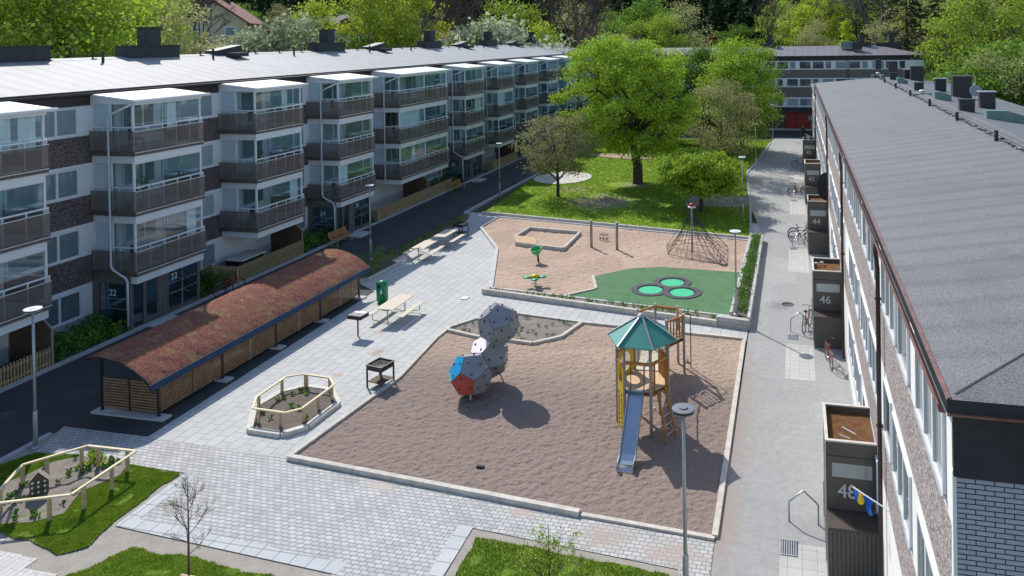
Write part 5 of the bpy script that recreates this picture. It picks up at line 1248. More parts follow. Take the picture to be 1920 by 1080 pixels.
# ---- net pyramid with a mast
e = empty('net_climber', (-6.2, 45.87, .05), 0, 'rope net pyramid on a tall mast with a red cap in the far sand pit', 'climbing net')
MB().tube([(0,0,-.1),(0,0,2.85)], .06, 10).build('mast', 'galvanised', e)
mb = MB(); mb.lathe((0,0,2.72), [(.22,0),(.24,.05),(.2,.08),(0,.08)], 18); mb.slot = 1; mb.lathe((0,0,2.8), [(.19,0),(.15,.1),(.05,.18),(0,.2)], 18); mb.build('cap', ['lamp_white','red_paint'], e)
anc = [Vector((-1.75,1.1,.05)), Vector((-1.3,-1.1,.15)), Vector((.2,-1.7,.12)), Vector((2.3,-2.3,.03)), Vector((2.0,1.3,.1)), Vector((.2,2.0,.1))]
mb = MB(); nv = 24; rings = []
def rimp(t):
    t = t % 6; i = int(t); return anc[i].lerp(anc[(i+1)%6], t-i)
for j in range(7):
    f_ = j/6; ring = []
    for k in range(nv):
        q = rimp(k*6/nv); top = Vector((q.x, q.y, 0)).normalized()*.28+Vector((0,0,2.15))
        p = q*(1-f_)+top*f_; sag = 1-.22*math.sin(math.pi*f_); p.x *= sag; p.y *= sag; p.z += .0; ring.append(p)
    rings.append(ring); mb.tube(ring+[ring[0]], .012, 4, False)
for k in range(nv): mb.tube([rings[j][k] for j in range(7)], .014, 4, False)
for q in anc: mb.tube([q, Vector((0,0,2.6))*.0+Vector((q.x*.12,q.y*.12,2.2)), Vector((0,0,2.6))], .02, 4, False)
mb.build('net', 'rope', e)
# ---- posts with a seat
for i, (x, y) in enumerate(((-12.51,45.97),(-10.8,45.66))):
    mb = MB(); mb.tube([(x,y,-.1),(x,y,1.72)], .085, 10); mb.slot = 1; mb.lathe((x,y,1.72), [(.09,0),(.08,.04),(0,.05)], 10); tag(mb.build('play_post', ['wood_post','lamp_white']), ('left' if i == 0 else 'right')+' thick wooden post standing in the far sand pit', 'post', 'posts in the far sand pit')
e = empty('tumbling_bar', (G(1133,452).x, G(1133,452).y, .05), R(-12), 'small black bar frame between the two wooden posts', 'play equipment')
mb = MB()
for z in (.12,.38): mb.tube([(-.25,-.12,z),(.25,-.12,z),(.25,.12,z),(-.25,.12,z),(-.25,-.12,z)], .02, 5)
for x in (-.25,.0,.25): mb.tube([(x,-.12,.0),(x,-.12,.38)], .02, 5)
mb.build('frame', 'black_metal', e)
# ---- green bowl and flower seesaw
p = G(1010,492,.05); e = empty('spinning_bowl', (p.x,p.y,.05), 0, 'green spinning bowl on a bent pole in the far sand pit', 'play equipment')
MB().tube([(0,0,-.05),(-.03,0,.25),(-.08,.05,.5)], .06, 8).build('pole', 'black_metal', e)
mb = MB(); mb.lathe((0,0,0), [(0,0),(.18,.05),(.3,.2),(.34,.36),(.31,.36),(.27,.21),(.15,.08),(0,.04)], 20); o = mb.build('bowl', 'green_plastic', e); o.location = (-.1,.05,.45); o.rotation_euler = (R(14), R(-8), 0)
p = G(1003,537,.05); e = empty('flower_seesaw', (p.x,p.y,.05), 0, 'green four petalled spring seesaw with a yellow middle', 'spring rider')
mb = MB(); mb.tube([(.08*math.cos(k*.7), .08*math.sin(k*.7), .01+k*.012) for k in range(38)], .018, 5); mb.build('spring', 'black_metal', e)
for k in range(4):
    a = R(20+90*k); mb = MB(); mb.lathe((.42*math.cos(a), .42*math.sin(a), .46), [(0,0),(.19,.01),(.2,.05),(0,.06)], 14); mb.build('petal_seat', 'mint_plastic', e)
    mb = MB(); mb.tube([(.42*math.cos(a), .42*math.sin(a), .44),(0,0,.44)], .03, 6); mb.build('arm', 'black_metal', e)
mb = MB(); mb.lathe((0,0,.5), [(.24,0),(.22,.1),(0,.14)], 14); mb.build('centre', 'yellow_plastic', e)
# ---- wooden sand box with deck
q = [G(*s_, .1) for s_ in ((965,447),(993,430),(1088,438),(1057,469),(968,459))]
e = empty('sandbox', tuple(q[0]), 0, 'low wooden sand box frame with a pale deck in the far sand pit', 'sandbox'); e.location.z = .0
mb = MB(); qq = [Vector((v.x,v.y,.14))-e.location for v in q]; mb.rail(qq, .15, .26, True); mb.build('frame', 'sleeper', e)
mb = MB(); d0, d1 = qq[0], qq[4]; u_ = (qq[3]-qq[4]).normalized(); 
for k in range(7): mb.bar(d0.lerp(d1, (k+.5)/7)+Vector((0,0,.14)), d0.lerp(d1, (k+.5)/7)+u_*1.5+Vector((0,0,.14)), (d1-d0).length/7-.01, .03)
mb.build('deck', 'wood_tan', e)
# ---- trampolines
for px, py, l in ((1220,543,'left'),(1279,548,'right'),(1261,529.5,'rear')):
    p = G(px, py, .08); e = empty('trampoline', (p.x,p.y,.07), 0, f'{l} one of the three sunken round trampolines on the green turf', 'trampoline', 'sunken round trampolines')
    mb = MB(); mb.lathe((0,0,0), [(1.02,-.02),(.98,.03),(.70,.035),(.70,-.02)], 40, False); mb.build('surround', 'rubber', e)
    mb = MB(); mb.lathe((0,0,-.01),[(.695,.0),(.695,.012)],40,False); mb.build('pit', 'black_metal', e)  # flat black disc drawn for the shade in the hollow round the mat
    mb = MB(); mb.lathe((.0,-.05,.004), [(.60,0),(.60,.008)], 40, False); mb.build('mat', 'trampoline_mat', e)
# ================================================================ STREET FURNITURE
def lamp(x, y, z, h, label, dark=False):
    e = empty('street_lamp', (x,y,z), 0, label, 'street lamp', 'street lamps with flat round heads')
    mb = MB(); mb.tube([(0,0,-.02),(0,0,1.15),(0,0,1.16),(0,0,1.22)], [.07,.07,.068,.05], 12); mb.lathe((0,0,0), [(.14,0),(.13,.06),(.075,.08)], 16); mb.build('pole_base', 'galvanised', e)
    MB().tube([(0,0,1.2),(0,0,h-.12)], [.048,.036], 12).build('pole', 'galvanised', e)
    hd = MB(); hd.lathe((0,0,h-.12), [(.05,0),(.17,.01),(.25,.03),(.25,.055)], 28, False); ho = hd.build('lamp_head', 'lamp_slate' if dark else 'lamp_grey', e)
    g = MB(); g.lathe((0,0,h-.12), [(.245,.056),(.245,.085)], 28); g.build('band', 'lamp_black', ho)
    t = MB(); t.lathe((0,0,h-.12), [(.25,.086),(.262,.095),(.258,.115),(.11,.122),(.1,.145),(0,.147)], 28, False); t.build('lamp_cap', 'lamp_slate' if dark else 'lamp_white', ho)
lamp(-24.2,19.83,.0,4.55,'street lamp with a flat round head at the left, by the railed bed')
lamp(-24.73,40.91,.1,4.45,'street lamp by the small shrub bed between shelter and picnic tables')
lamp(-24.0,59.57,.0,4.5,'street lamp beside the dark street left of the bronze tree')
lamp(-2.78,35.2,.3,3.85,'street lamp at the corner of the green turf play area')
lamp(-2.60,17.3,.0,4.55,'nearest street lamp, grey headed, standing below the play tower', True)
lamp(-3.75,54.47,.05,4.5,'thin street lamp right of the low round tree'); lamp(-3.85,75.28,.05,4.5,'far street lamp in front of the tall dark green tree')
lamp(-2.9,99.0,.0,4.3,'street lamp far away at the end of the pale street')
# bicycle shelter with a moss roof
sh = empty('bicycle_shelter', (-21.8, 22.3, 0), 0, 'long low shelter with an arched red moss roof and slatted wooden sides', 'shelter')
prf = [(-24.42,2.02),(-24.15,2.10),(-23.8,2.15),(-23.45,2.13),(-23.05,2.05),(-22.65,1.92),(-22.3,1.75),(-22.0,1.55),(-21.72,1.32)]
def arc(t):
    t *= len(prf)-1; i = min(int(t), len(prf)-2); f_ = t-i; return Vector((prf[i][0]*(1-f_)+prf[i+1][0]*f_, 0, prf[i][1]*(1-f_)+prf[i+1][1]*f_))
NY, NXs = 170, 30; Y0s, Y1s = 21.85, 35.75; vs_ = []; fs_ = []
for j in range(NY+1):
    for i in range(NXs+1):
        p = arc(i/NXs); y = Y0s+(Y1s-Y0s)*j/NY; n_ = noise.noise(Vector((p.x*4,y*4,p.z)))*.03+noise.noise(Vector((p.x*11,y*11,1)))*.03
        vs_.append((p.x, y, p.z+.06+(n_ if 0 < i < NXs and 0 < j < NY else -.02)))
for j in range(NY):
    for i in range(NXs): a = j*(NXs+1)+i; fs_.append((a, a+1, a+NXs+2, a+NXs+1))
mb = MB(); mb.sm = True; mb.add(vs_, fs_); P_(mb, 'moss_roof', 'sedum', sh, fix=False)
mb = MB()
for i in range(len(prf)-1):
    a, b = prf[i], prf[i+1]; mb.prof([(a[0],a[1]-.03),(b[0],b[1]-.03),(b[0],b[1]+.03),(a[0],a[1]+.03)], Y0s-.02, Y1s+.02)
P_(mb, 'roof_edge', 'black_metal', sh)
mb = MB(); mb.prof([(-21.72,1.33),(-21.60,1.16),(-21.62,1.12),(-21.74,1.28)], Y0s-.02, Y1s+.02); P_(mb, 'roof_fascia', 'sky_tint_metal', sh)  # fascia flange tilted to catch the sky, its blue reflection painted in
mb = MB(); mb.box(-21.745,-21.715,Y0s-.02,Y1s+.02,1.335,1.35); P_(mb, 'roof_trim', 'galvanised', sh)
py_ = [22.3,25.35,28.5,31.65,34.9]
for y in py_:
    mb = MB(); mb.box(-21.84,-21.76,y-.04,y+.04,0,1.38); P_(mb, 'post', 'black_metal', sh)
    mb = MB(); mb.box(-24.24,-24.16,y-.04,y+.04,0,2.05); P_(mb, 'post', 'black_metal', sh)
    mb = MB(); 
    if y < 23: mb.box(-24.5,-21.45,y-.22,y+.2,-.02,.07)
    else:
        mb.box(-22.0,-21.45,y-.2,y+.2,-.02,.07); m2_ = MB(); m2_.box(-24.4,-24.0,y-.2,y+.2,-.02,.05); P_(m2_, 'footing', 'concrete', sh)
    P_(mb, 'footing', 'concrete', sh)
for y0, y1 in zip(py_[:-1], py_[1:]):
    mb = MB()
    for k in range(11): z = .2+k*.098; mb.box(-21.82,-21.79,y0+.06,y1-.06,z,z+.06)
    P_(mb, 'slat_panel', 'slat_wood', sh)
    mb = MB(); ym = (y0+y1)/2; mb.box(-21.86,-21.82,ym-.02,ym+.02,.15,1.26); mb.box(-21.79,-21.775,ym-.015,ym+.015,.15,1.26); P_(mb, 'stile', 'galvanised' if y0 > 25 else 'black_metal', sh)
for yy in (22.3, 34.95):
    mb = MB()
    for k in range(11): z = .2+k*.098; mb.box(-24.14,-21.86,yy-.015,yy+.015,z,z+.06)
    P_(mb, 'slat_panel', 'slat_wood' if yy < 30 else 'wood_grey', sh); mb = MB(); mb.box(-23.04,-22.98,yy-.03,yy+.03,.15,1.3); P_(mb, 'stile', 'black_metal', sh)
# picnic tables
def picnic(c, rz, label, L=1.9, tilt=0):
    e = empty('picnic_table', (c.x, c.y, .01), rz, label, 'picnic table', 'picnic tables with steel legs on the slab paving')
    mb = MB()
    for k in range(6): mb.box(-.40+k*.134,-.40+k*.134+.122,-L/2,L/2,.72,.755)
    mb.build('tabletop', 'wood_pale', e)
    for sx in (-.78,.78):
        mb = MB()
        for k in range(2): mb.box(sx-.13+k*.134,sx-.13+k*.134+.122,-L/2,L/2,.43,.465)
        mb.build('bench_seat', 'wood_pale', e)
    for y in (-L/2+.25, L/2-.25):
        mb = MB(); mb.tube([(0,y,.02),(0,y,.72)], .03, 6); mb.tube([(-.78,y,.43),(-.78,y,.12)], .022, 6); mb.tube([(.78,y,.43),(.78,y,.12)], .022, 6)
        mb.tube([(-.78,y,.13),(-.2,y,.04),(.2,y,.04),(.78,y,.13)], .022, 6); mb.bar((-.38,y,.70),(.38,y,.70),.04,.03); mb.build('leg_frame', 'galvanised', e)
picnic(G(743,566,.75), R(0), 'picnic table beside the green waste bin, nearest of the three', 2.1)
picnic(G(795,459,.75), R(0), 'middle picnic table, partly in the shade, next to the shrub bed')
picnic(G(836,437,.75), R(0), 'farthest picnic table, half shaded, before the black fire box')
# waste bin
p = G(717,567); e = empty('waste_bin', (p.x,p.y,.01), 0, 'bright green cylindrical waste bin beside the picnic table', 'bin')
mb = MB(); mb.lathe((0,0,0), [(.2,0),(.2,.08),(.28,.1),(.28,.98),(.26,1.04),(0,1.1)], 24); mb.build('body', 'green_bin', e)
mb = MB(); mb.lathe((0,0,.93), [(.285,0),(.285,.03)], 24); mb.box(-.1,.1,-.292,-.27,.82,.9); mb.build('opening', 'black_metal', e)
mb = MB(); mb.box(-.29,-.275,-.08,.08,.45,.62); mb.box(.05,.14,-.282,-.27,.5,.68); mb.build('sticker', 'lamp_white', e)
# grills
p = G(674,636); e = empty('pole_grill', (-19.05,30.35,.01), R(-5), 'small square grill on a single bent pole on the paving', 'grill')
MB().tube([(.0,.0,0),(-.02,.05,.12),(-.02,.05,.80)], .035, 8).build('pole', 'black_metal', e)
mb = MB(); mb.box(-.34,.34,-.25,.35,.80,.83); 
for a_ in ((-.34,-.32,-.25,.35),(.32,.34,-.25,.35),(-.34,.34,-.25,-.23),(-.34,.34,.33,.35)): mb.box(a_[0],a_[1],a_[2],a_[3],.83,.96)
mb.build('tray', 'black_metal', e); mb = MB()
for k in range(14): mb.box(-.31+k*.046,-.295+k*.046,-.2,.12,.95,.965)
mb.box(-.3,.3,.14,.32,.95,.975); mb.build('grate', 'steel', e)
def firebox(c, rz, label):
    e = empty('fire_box', (c.x,c.y,.01), rz, label, 'grill', 'black steel fire boxes on legs')
    mb = MB()
    for a_ in ((-.36,-.34,-.36,.36),(.34,.36,-.36,.36),(-.34,.34,-.36,-.34),(-.34,.34,.34,.36)): mb.box(*a_,.66,.84)
    mb.box(-.34,.34,-.34,.34,.66,.68); mb.box(-.39,.39,-.39,-.34,.84,.86); mb.box(-.39,.39,.34,.39,.84,.86); mb.box(-.39,-.34,-.34,.34,.84,.86); mb.box(.34,.39,-.34,.34,.84,.86); mb.build('box', 'black_metal', e)
    for x in (-.34,.34):
        for y in (-.34,.34): MB().box(x-.025,x+.025,y-.025,y+.025,0,.66).build('leg', 'black_metal', e)
    mb = MB(); mb.box(-.33,.33,-.33,.33,.2,.23); mb.build('shelf', 'wood_dark', e)
    mb = MB()
    for k in range(16): mb.box(-.32+k*.041,-.31+k*.041,-.33,.33,.80,.81)
    mb.tube([(-.1,0,.81),(0,0,.9),(.1,0,.81)], .012, 5); mb.build('grate', 'brown_metal', e)
firebox(G(713,683,.8), R(-12), 'black fire box on four legs on the paving beside the sand pit'); firebox(G(864,420,.8), R(-8), 'black fire box standing in the shade beyond the far picnic table')
# slatted benches on the dark street
def bench(x, y, rz, label):
    e = empty('park_bench', (x,y,.01), rz, label, 'bench', 'wooden benches with light green legs')
    mb = MB()
    for k in range(4): mb.box(-1.0,1.0,-.24+k*.12,-.14+k*.12,.42,.455)
    mb.build('seat', 'bench_wood', e); mb = MB()
    for k in range(3): mb.bar((-1.0,.27+k*.03,.56+k*.12),(1.0,.27+k*.03,.56+k*.12),.03,.1)
    mb.build('backrest', 'bench_wood', e)
    for x_ in (-.8,.8): MB().tube([(x_,-.22,.42),(x_,-.25,.02),(x_,.28,.02),(x_,.24,.42),(x_,.36,.88)], .022, 6).build('leg', 'bench_frame', e)
bench(-28.85, 44.3, R(90), 'wooden bench with light green legs beside entrance 24'); bench(-28.7, 61.7, R(90), 'wooden bench with light green legs before entrance 26')
# railed octagonal bed
def railed(name, foot, top, zf, zt, label, fw=True, soilz=.1, posts=None, closed=True):
    ft = [G(*p, zf) for p in foot]; tp = [G(*p, zt) for p in top]; base = sum(ft, Vector())/len(ft); base.z = 0
    e = empty(name, tuple(base), 0, label, 'planting bed')
    if fw:
        mb = MB(); mb.rail([v-base-Vector((0,0,.06)) for v in ft], .2, .15, True); mb.build('timber_edge', 'wood_grey', e)
    mb = MB(); mb.rail([v-base for v in tp], .075, .045, closed); mb.build('handrail', 'wood_rail', e)
    pl = posts or [(a*.5+b*.5) for a, b in zip(tp, tp[1:]+tp[:1])]
    def snap(v):
        best = None; m = len(tp)
        for i in range(m if closed else m-1):
            a, b = tp[i], tp[(i+1)%m]; ab = (b-a).xy; t_ = max(0, min(1, (v.xy-a.xy).dot(ab)/ab.length_squared)); q = a.xy+ab*t_; dd = (v.xy-q).length
            if best is None or dd < best[0]: best = (dd, q)
        return Vector((best[1].x, best[1].y, 0))
    for v in pl:
        v = snap(v)-base; MB().box(v.x-.04,v.x+.04,v.y-.04,v.y+.04,0,zt-.02).build('post', 'wood_new', e)
    return e, ft, tp
foot = [(468,803),(526,812),(577,797),(634,754),(621,729),(574,722.5),(525,734),(477,763)]
top = [(473.6,765.5),(534.5,774),(565.6,766),(626,722),(618,708.5),(567.6,701.4),(536.5,706.6),(480.7,744.8)]
tpw = [G(*p, .60) for p in top]; L_ = lambda i, j, t: tpw[i].lerp(tpw[j], t)
e8, ft8, tp8 = railed('railed_bed', foot, top, .13, .60, 'eight sided flower bed with a timber edge and wooden rail on the paving', posts=[L_(0,1,.18), L_(0,1,.85), L_(2,3,.05), L_(2,3,.5), L_(2,3,.93), L_(4,3,.0), L_(5,4,.15), L_(4,5,.9), L_(6,7,.15), L_(7,6,.07)])
cb = sum(ft8, Vector())/8
gridpoly('bed_soil', [tuple((cb+(v-cb)*.93)[:2]) for v in ft8], .15, .12, 'soil', amp=.05, freq=2)
foot = [(-70,985),(130,990),(262,885),(170,868),(40,910),(-70,950)]
top = [(-90,950),(0,943.5),(133,927.5),(255,845.8),(164,835.8),(41.7,871.7),(-90,982)]
posts_ = [(239,886),(213,920),(167.5,958),(90,982),(20,970),(153,877),(191,875),(85,882),(25,915)]
top = [(-60,948),(0,943),(133,927.5),(255,845.8),(164,835.8),(41.7,871.7),(0,918)]
eb, fb_, tb = railed('railed_bed', foot, top, .0, .68, 'planted bed with a pale wooden handrail in the lower left corner', fw=False, posts=[G(*p, 0) for p in posts_], closed=False)
gridpoly('bed_soil', PLH, .15, .045, 'dry_soil', amp=.05, freq=2)
p = G(74,930); e = empty('insect_hotel', (p.x,p.y,.05), R(40), 'small wooden insect hotel with a pitched roof in the railed corner bed', 'insect hotel')
e.scale = (.72,.72,.85)
mb = MB(); mb.prof([(-.3,.0),(.3,.0),(.3,.5),(0,.78),(-.3,.5)], -.1, .12); mb.build('body', 'wood_dark', e)
mb = MB(); mb.bar((-.36,0,.48),(0,0,.82),.3,.03,up=(0,1,0)); mb.bar((.36,0,.48),(0,0,.82),.3,.03,up=(0,1,0)); 
mb = MB(); mb.add([(-.36,-.15,.47),(0,-.15,.82),(0,.16,.82),(-.36,.16,.47)],[(0,1,2,3)]); mb.add([(.36,-.15,.47),(0,-.15,.82),(0,.16,.82),(.36,.16,.47)],[(0,1,2,3)]); mb.build('roof', 'wood_post', e)
mb = MB(); rnd = random.Random(4)
for x in (-.2,0,.2):
    for z in (.12,.3,.46): mb.tube([(x+rnd.uniform(-.02,.02),-.1,z),(x,-.125,z)], .045, 8)
mb.build('cells', 'lamp_white', e); mb = MB(); mb.box(-.29,.29,-.13,-.1,.2,.22); mb.box(-.29,.29,-.13,-.1,.38,.4); mb.build('shelves', 'wood_dark', e)
# plants in the beds (ground cover: stuff)
def tufts(name, pts, h, m, seed, label, s=.05, n=22):
    rnd = random.Random(seed); v = []; f = []
    for p in pts:
        for _ in range(n):
            a = rnd.uniform(0,6.28); l = h*rnd.uniform(.4,1.1); o = Vector((math.cos(a), math.sin(a), 0)); c = Vector(p)+o*.04; t = c+o*l*.6+Vector((0,0,l)); q = Vector((-o.y,o.x,0))*s*.5; b = len(v)
            mid = c.lerp(t,.6)+Vector((0,0,l*.12)); v += [c-q*.4, c+q*.4, mid+q, t, mid-q]; f.append((b,b+1,b+2,b+3,b+4))
    me = bpy.data.meshes.new(name); me.from_pydata(v, [], f); me.materials.append(M[m]); o = bpy.data.objects.new(name, me); C.objects.link(o); tag(o, label, 'plants', kind='stuff')
rnd = random.Random(8)
tufts('bed_plants', [cb+Vector((rnd.uniform(-1.0,1.0), rnd.uniform(-1.2,1.2), 0)) for _ in range(13)], .13, 'leaf_shrub', 3, 'small green perennials in the eight sided railed bed')
def scatter(poly, n, seed, z):
    rnd = random.Random(seed); out = []; xs = [p[0] for p in poly]; ys = [p[1] for p in poly]
    while len(out) < n:
        x, y = rnd.uniform(min(xs), max(xs)), rnd.uniform(min(ys), max(ys))
        if inpoly(x, y, poly): out.append(Vector((x, y, z)))
    return out
tufts('bed_plants', scatter(PLH, 40, 5, .05), .11, 'leaf_shrub', 4, 'green plants in the railed bed in the lower left corner', .06)
tufts('bed_plants', scatter([gp(*q) for q in ((150,862),(200,860),(200,885),(150,885))], 6, 6, .05), .24, 'leaf_fresh', 5, 'bright leafy clumps by the far posts of the railed corner bed', .09)
tufts('bed_plants', scatter(BED, 45, 7, .08), .12, 'leaf_shrub', 6, 'sparse young plants in the sandy bed behind the climbing balls', .03, 14)
tufts('bed_plants', scatter([(-15.5,36.9),(-3.6,34.7),(-3.4,35.3),(-11.6,36.6)], 60, 9, .12), .2, 'leaf_shrub', 7, 'small plants in the narrow bed along the turf', .03, 14)
o = place(leaves_mesh('hedge_plants', [p+Vector((0,0,rnd.random()*.25)) for p in scatter([(-2.95,36),(-2.3,35.2),(-2.3,49.1),(-2.75,49.1)], 260, 10, .33)], .055, 10, 'leaf_shrub', 14, .1), 'hedge_plants', None); tag(o, 'low green shrubs in the raised bed along the pale street', 'shrubs', kind='stuff')
o = place(leaves_mesh('shrub_bed', [p+Vector((0,0,rnd.random()**2*.9)) for p in scatter([(-24.3,36.9),(-23.0,37.8),(-22.9,40.6),(-24.3,41.0)], 90, 12, .1)], .06, 12, 'leaf_mid', 12, .13), 'shrub_bed', None); tag(o, 'feathery green shrubs in the small bed by the street lamp', 'shrubs', kind='stuff')
tufts('bed_plants', scatter([(-24.4,41.5),(-23.7,41.3),(-23.4,51.5),(-24.2,53)], 90, 13, .02), .22, 'leaf_mid', 8, 'dry tufts along the edge of the dark street behind the tables', .03, 12)
# ================================================================ PERSON far away
def person(loc, rz, label):
    me = bpy.data.meshes.new('person'); V = [(0,0,.95),(0,0,1.2),(0,.0,1.42),(0,.01,1.53),(0,.03,1.66),(.1,0,.9),(.12,.05,.5),(.12,.0,.08),(.12,.14,.04),(-.1,0,.9),(-.12,-.08,.5),(-.13,-.2,.1),(-.13,-.06,.04),(.19,0,1.4),(.25,-.04,1.12),(.24,.08,.88),(.24,.12,.78),(-.19,0,1.4),(-.26,.04,1.13),(-.25,.16,.92),(-.25,.2,.82)]
    E = [(0,1),(1,2),(2,3),(3,4),(0,5),(5,6),(6,7),(7,8),(0,9),(9,10),(10,11),(11,12),(2,13),(13,14),(14,15),(15,16),(2,17),(17,18),(18,19),(19,20)]
    me.from_pydata(V, E, []); o = bpy.data.objects.new('person', me); C.objects.link(o)
    s = o.modifiers.new('skin', 'SKIN'); rr = [.15,.14,.15,.055,.1,.1,.07,.05,.045,.1,.07,.05,.045,.065,.05,.04,.035,.065,.05,.04,.035]
    for i, r in enumerate(rr): me.skin_vertices[0].data[i].radius = (r, r*.85)
    me.skin_vertices[0].data[0].use_root = True
    o.modifiers.new('sub', 'SUBSURF').levels = 1; me.materials.append(M['dark_cloth'])
    dg = bpy.context.evaluated_depsgraph_get(); nm_ = bpy.data.meshes.new_from_object(o.evaluated_get(dg)); bpy.data.objects.remove(o)
    nm_.materials.clear(); nm_.materials.append(M['dark_cloth']); nm_.materials.append(M['skin'])
    for f in nm_.polygons:
        if f.center.z > 1.52 or (f.center.z < .87 and abs(f.center.x) > .2): f.material_index = 1
        f.use_smooth = True
    o = bpy.data.objects.new('person', nm_); C.objects.link(o); o.location = loc; o.rotation_euler.z = rz; tag(o, label, 'person')
    h = MB(); h.lathe((0,.02,1.66), [(.105,-.03),(.118,.03),(.09,.1),(0,.125)], 12); h.build('hair', 'dark_cloth', o)
p = G(1506, 262); person((p.x, p.y, .01), R(170), 'person in dark clothes walking towards the red shop front')
# ================================================================ HILLS, TREES, HOUSES BEHIND
def sstep(a, b, x): t = max(0, min(1, (x-a)/(b-a))); return t*t*(3-2*t)
def terr(x, y):
    h = 0
    dl = max(0, -47-x); df = max(0, y-123); dr = max(0, x-16)
    h += 10.5*sstep(0, 24, dl) + .02*max(0, dl-28)
    h2 = 6.0*sstep(0, 38, df) + .02*max(0, df-45)
    h3 = 2.0*sstep(0, 20, dr) + .07*max(0, dr-20)
    h = max(h, h2, h3)
    far = max(dl, df, dr*.6); h += max(0, far-170)*.32
    h += noise.noise(Vector((x*.03, y*.03, 0)))*1.2*min(1, far/20)
    return h if (dl > 0 or df > 0 or dr > 0) else -.3
vs_ = []; fs_ = []; NX_, NY_ = 110, 96
for j in range(NY_+1):
    for i in range(NX_+1):
        x = -300+i*5.0; y = -10+j*5.0; vs_.append((x, y, terr(x, y)))
for j in range(NY_):
    for i in range(NX_): a = j*(NX_+1)+i; fs_.append((a, a+1, a+NX_+2, a+NX_+1))
mb = MB(); mb.sm = True; mb.add(vs_, fs_); tag(mb.build('hillside', 'far_ground', fix=False), kind='structure')
def limb(mb, a, b, r0, r1, rnd, n=4, wob=.12, k=6):
    a, b = Vector(a), Vector(b); L = (b-a).length; pts = []
    for i in range(n+1):
        t = i/n; p = a.lerp(b, t); 
        if 0 < i < n: p += Vector((rnd.uniform(-1,1), rnd.uniform(-1,1), rnd.uniform(-.3,.8)))*L*wob*.5
        pts.append(p)
    mb.tube(pts, [r0+(r1-r0)*i/n for i in range(n+1)], k, False); return pts
def tree_mesh(seed, H_, Rc, zb, nleaf, ls, leaf, bark='bark', clumps=40, r0=.25, shape='dome', spread=None, flat=.5, lean=(0,0)):
    rnd = random.Random(seed); tr = MB(); cl = []
    zc = (H_+zb)/2; hz = (H_-zb)/2
    lobes = [(rnd.uniform(0,6.28), rnd.uniform(.0,.22)) for _ in range(5)]
    tries = 0
    while len(cl) < clumps and tries < 5000:
        tries += 1
        a = rnd.uniform(0, 6.283); u = rnd.uniform(-1, 1); 
        rr = math.sqrt(max(0, 1-u*u)); 
        if shape == 'dome': rr = math.sqrt(max(0, 1-((u+.15)/1.15)**2)) if u > -.15 else 1-.55*((-u-.15)/.85)**1.3
        if shape == 'cushion': rr = max(0, 1-u*u)**.3; 
        if shape == 'cone': rr = (1-u)/2*1.0+.05
        if shape == 'column': rr = min(1, (1-u)*1.6)*min(1,(u+1.15)*1.6)
        q = rnd.random()**.42
        lob = 1+sum(.5*w_*math.cos(2*(a-p_)) for p_, w_ in lobes)
        p = Vector((math.cos(a)*rr*q*Rc*lob+lean[0]*(u+1)*.5, math.sin(a)*rr*q*Rc*lob+lean[1]*(u+1)*.5, zc+u*hz*(.55+.45*q)))
        if all((p-c).length > Rc*(.17 if clumps < 150 else .13) for c in cl): cl.append(p)
    top = Vector((lean[0]*.5, lean[1]*.5, zb+(H_-zb)*.45)); forks = []
    tr.tube([(0,0,-.3),(0,0,.15),(0.02,0,zb*.6),(top.x*.3,top.y*.3,zb),top], [r0*1.5,r0*1.12,r0,r0*.85,r0*.45], 9, False)
    hubs = []
    for k in range(15):
        a = k*2.4+rnd.random(); z = zb*.75+(H_-zb)*rnd.uniform(0,.5); fr_ = rnd.uniform(.28,.6); h = Vector((math.cos(a)*Rc*fr_, math.sin(a)*Rc*fr_, z+(H_-zb)*rnd.uniform(.1,.3))); hubs.append(h)
        limb(tr, (top.x*.2,top.y*.2,z*.85), h, r0*.42, r0*.2, rnd)
    if len(cl) < 70: hubs.append(top)
    for c in cl:
        h = min(hubs, key=lambda q: (q-c).length); limb(tr, h, c, r0*.16, r0*.05, rnd, 3, .15, 4)
    v = []; f = []; sp = spread or Rc*.16
    per = max(1, nleaf//max(1, len(cl)))
    for c in cl:
        cs = sp*rnd.uniform(.7, 1.3)
        for _ in range(int(per*rnd.uniform(.6,1.4))):
            o = Vector((rnd.gauss(0,1), rnd.gauss(0,1), rnd.gauss(0,flat)))*cs; 
            if o.length > cs*2.2: continue
            p = c+o; n = (Vector((rnd.gauss(0,1), rnd.gauss(0,1), rnd.gauss(.8,1)))+o.normalized()*.5).normalized(); t = n.orthogonal().normalized(); t.rotate(Matrix.Rotation(rnd.uniform(0,6.28), 3, n)); q = n.cross(t); k = ls*rnd.uniform(.55,1.25)*.5; b = len(v)
            v += [p-t*k, p-q*k*.7, p+t*k, p+q*k*.7]; f.append((b,b+1,b+2,b+3))
    me = bpy.data.meshes.new('crown'); me.from_pydata(v, [], f); me.materials.append(M[leaf])
    return pmesh('trunk', tr, bark), me
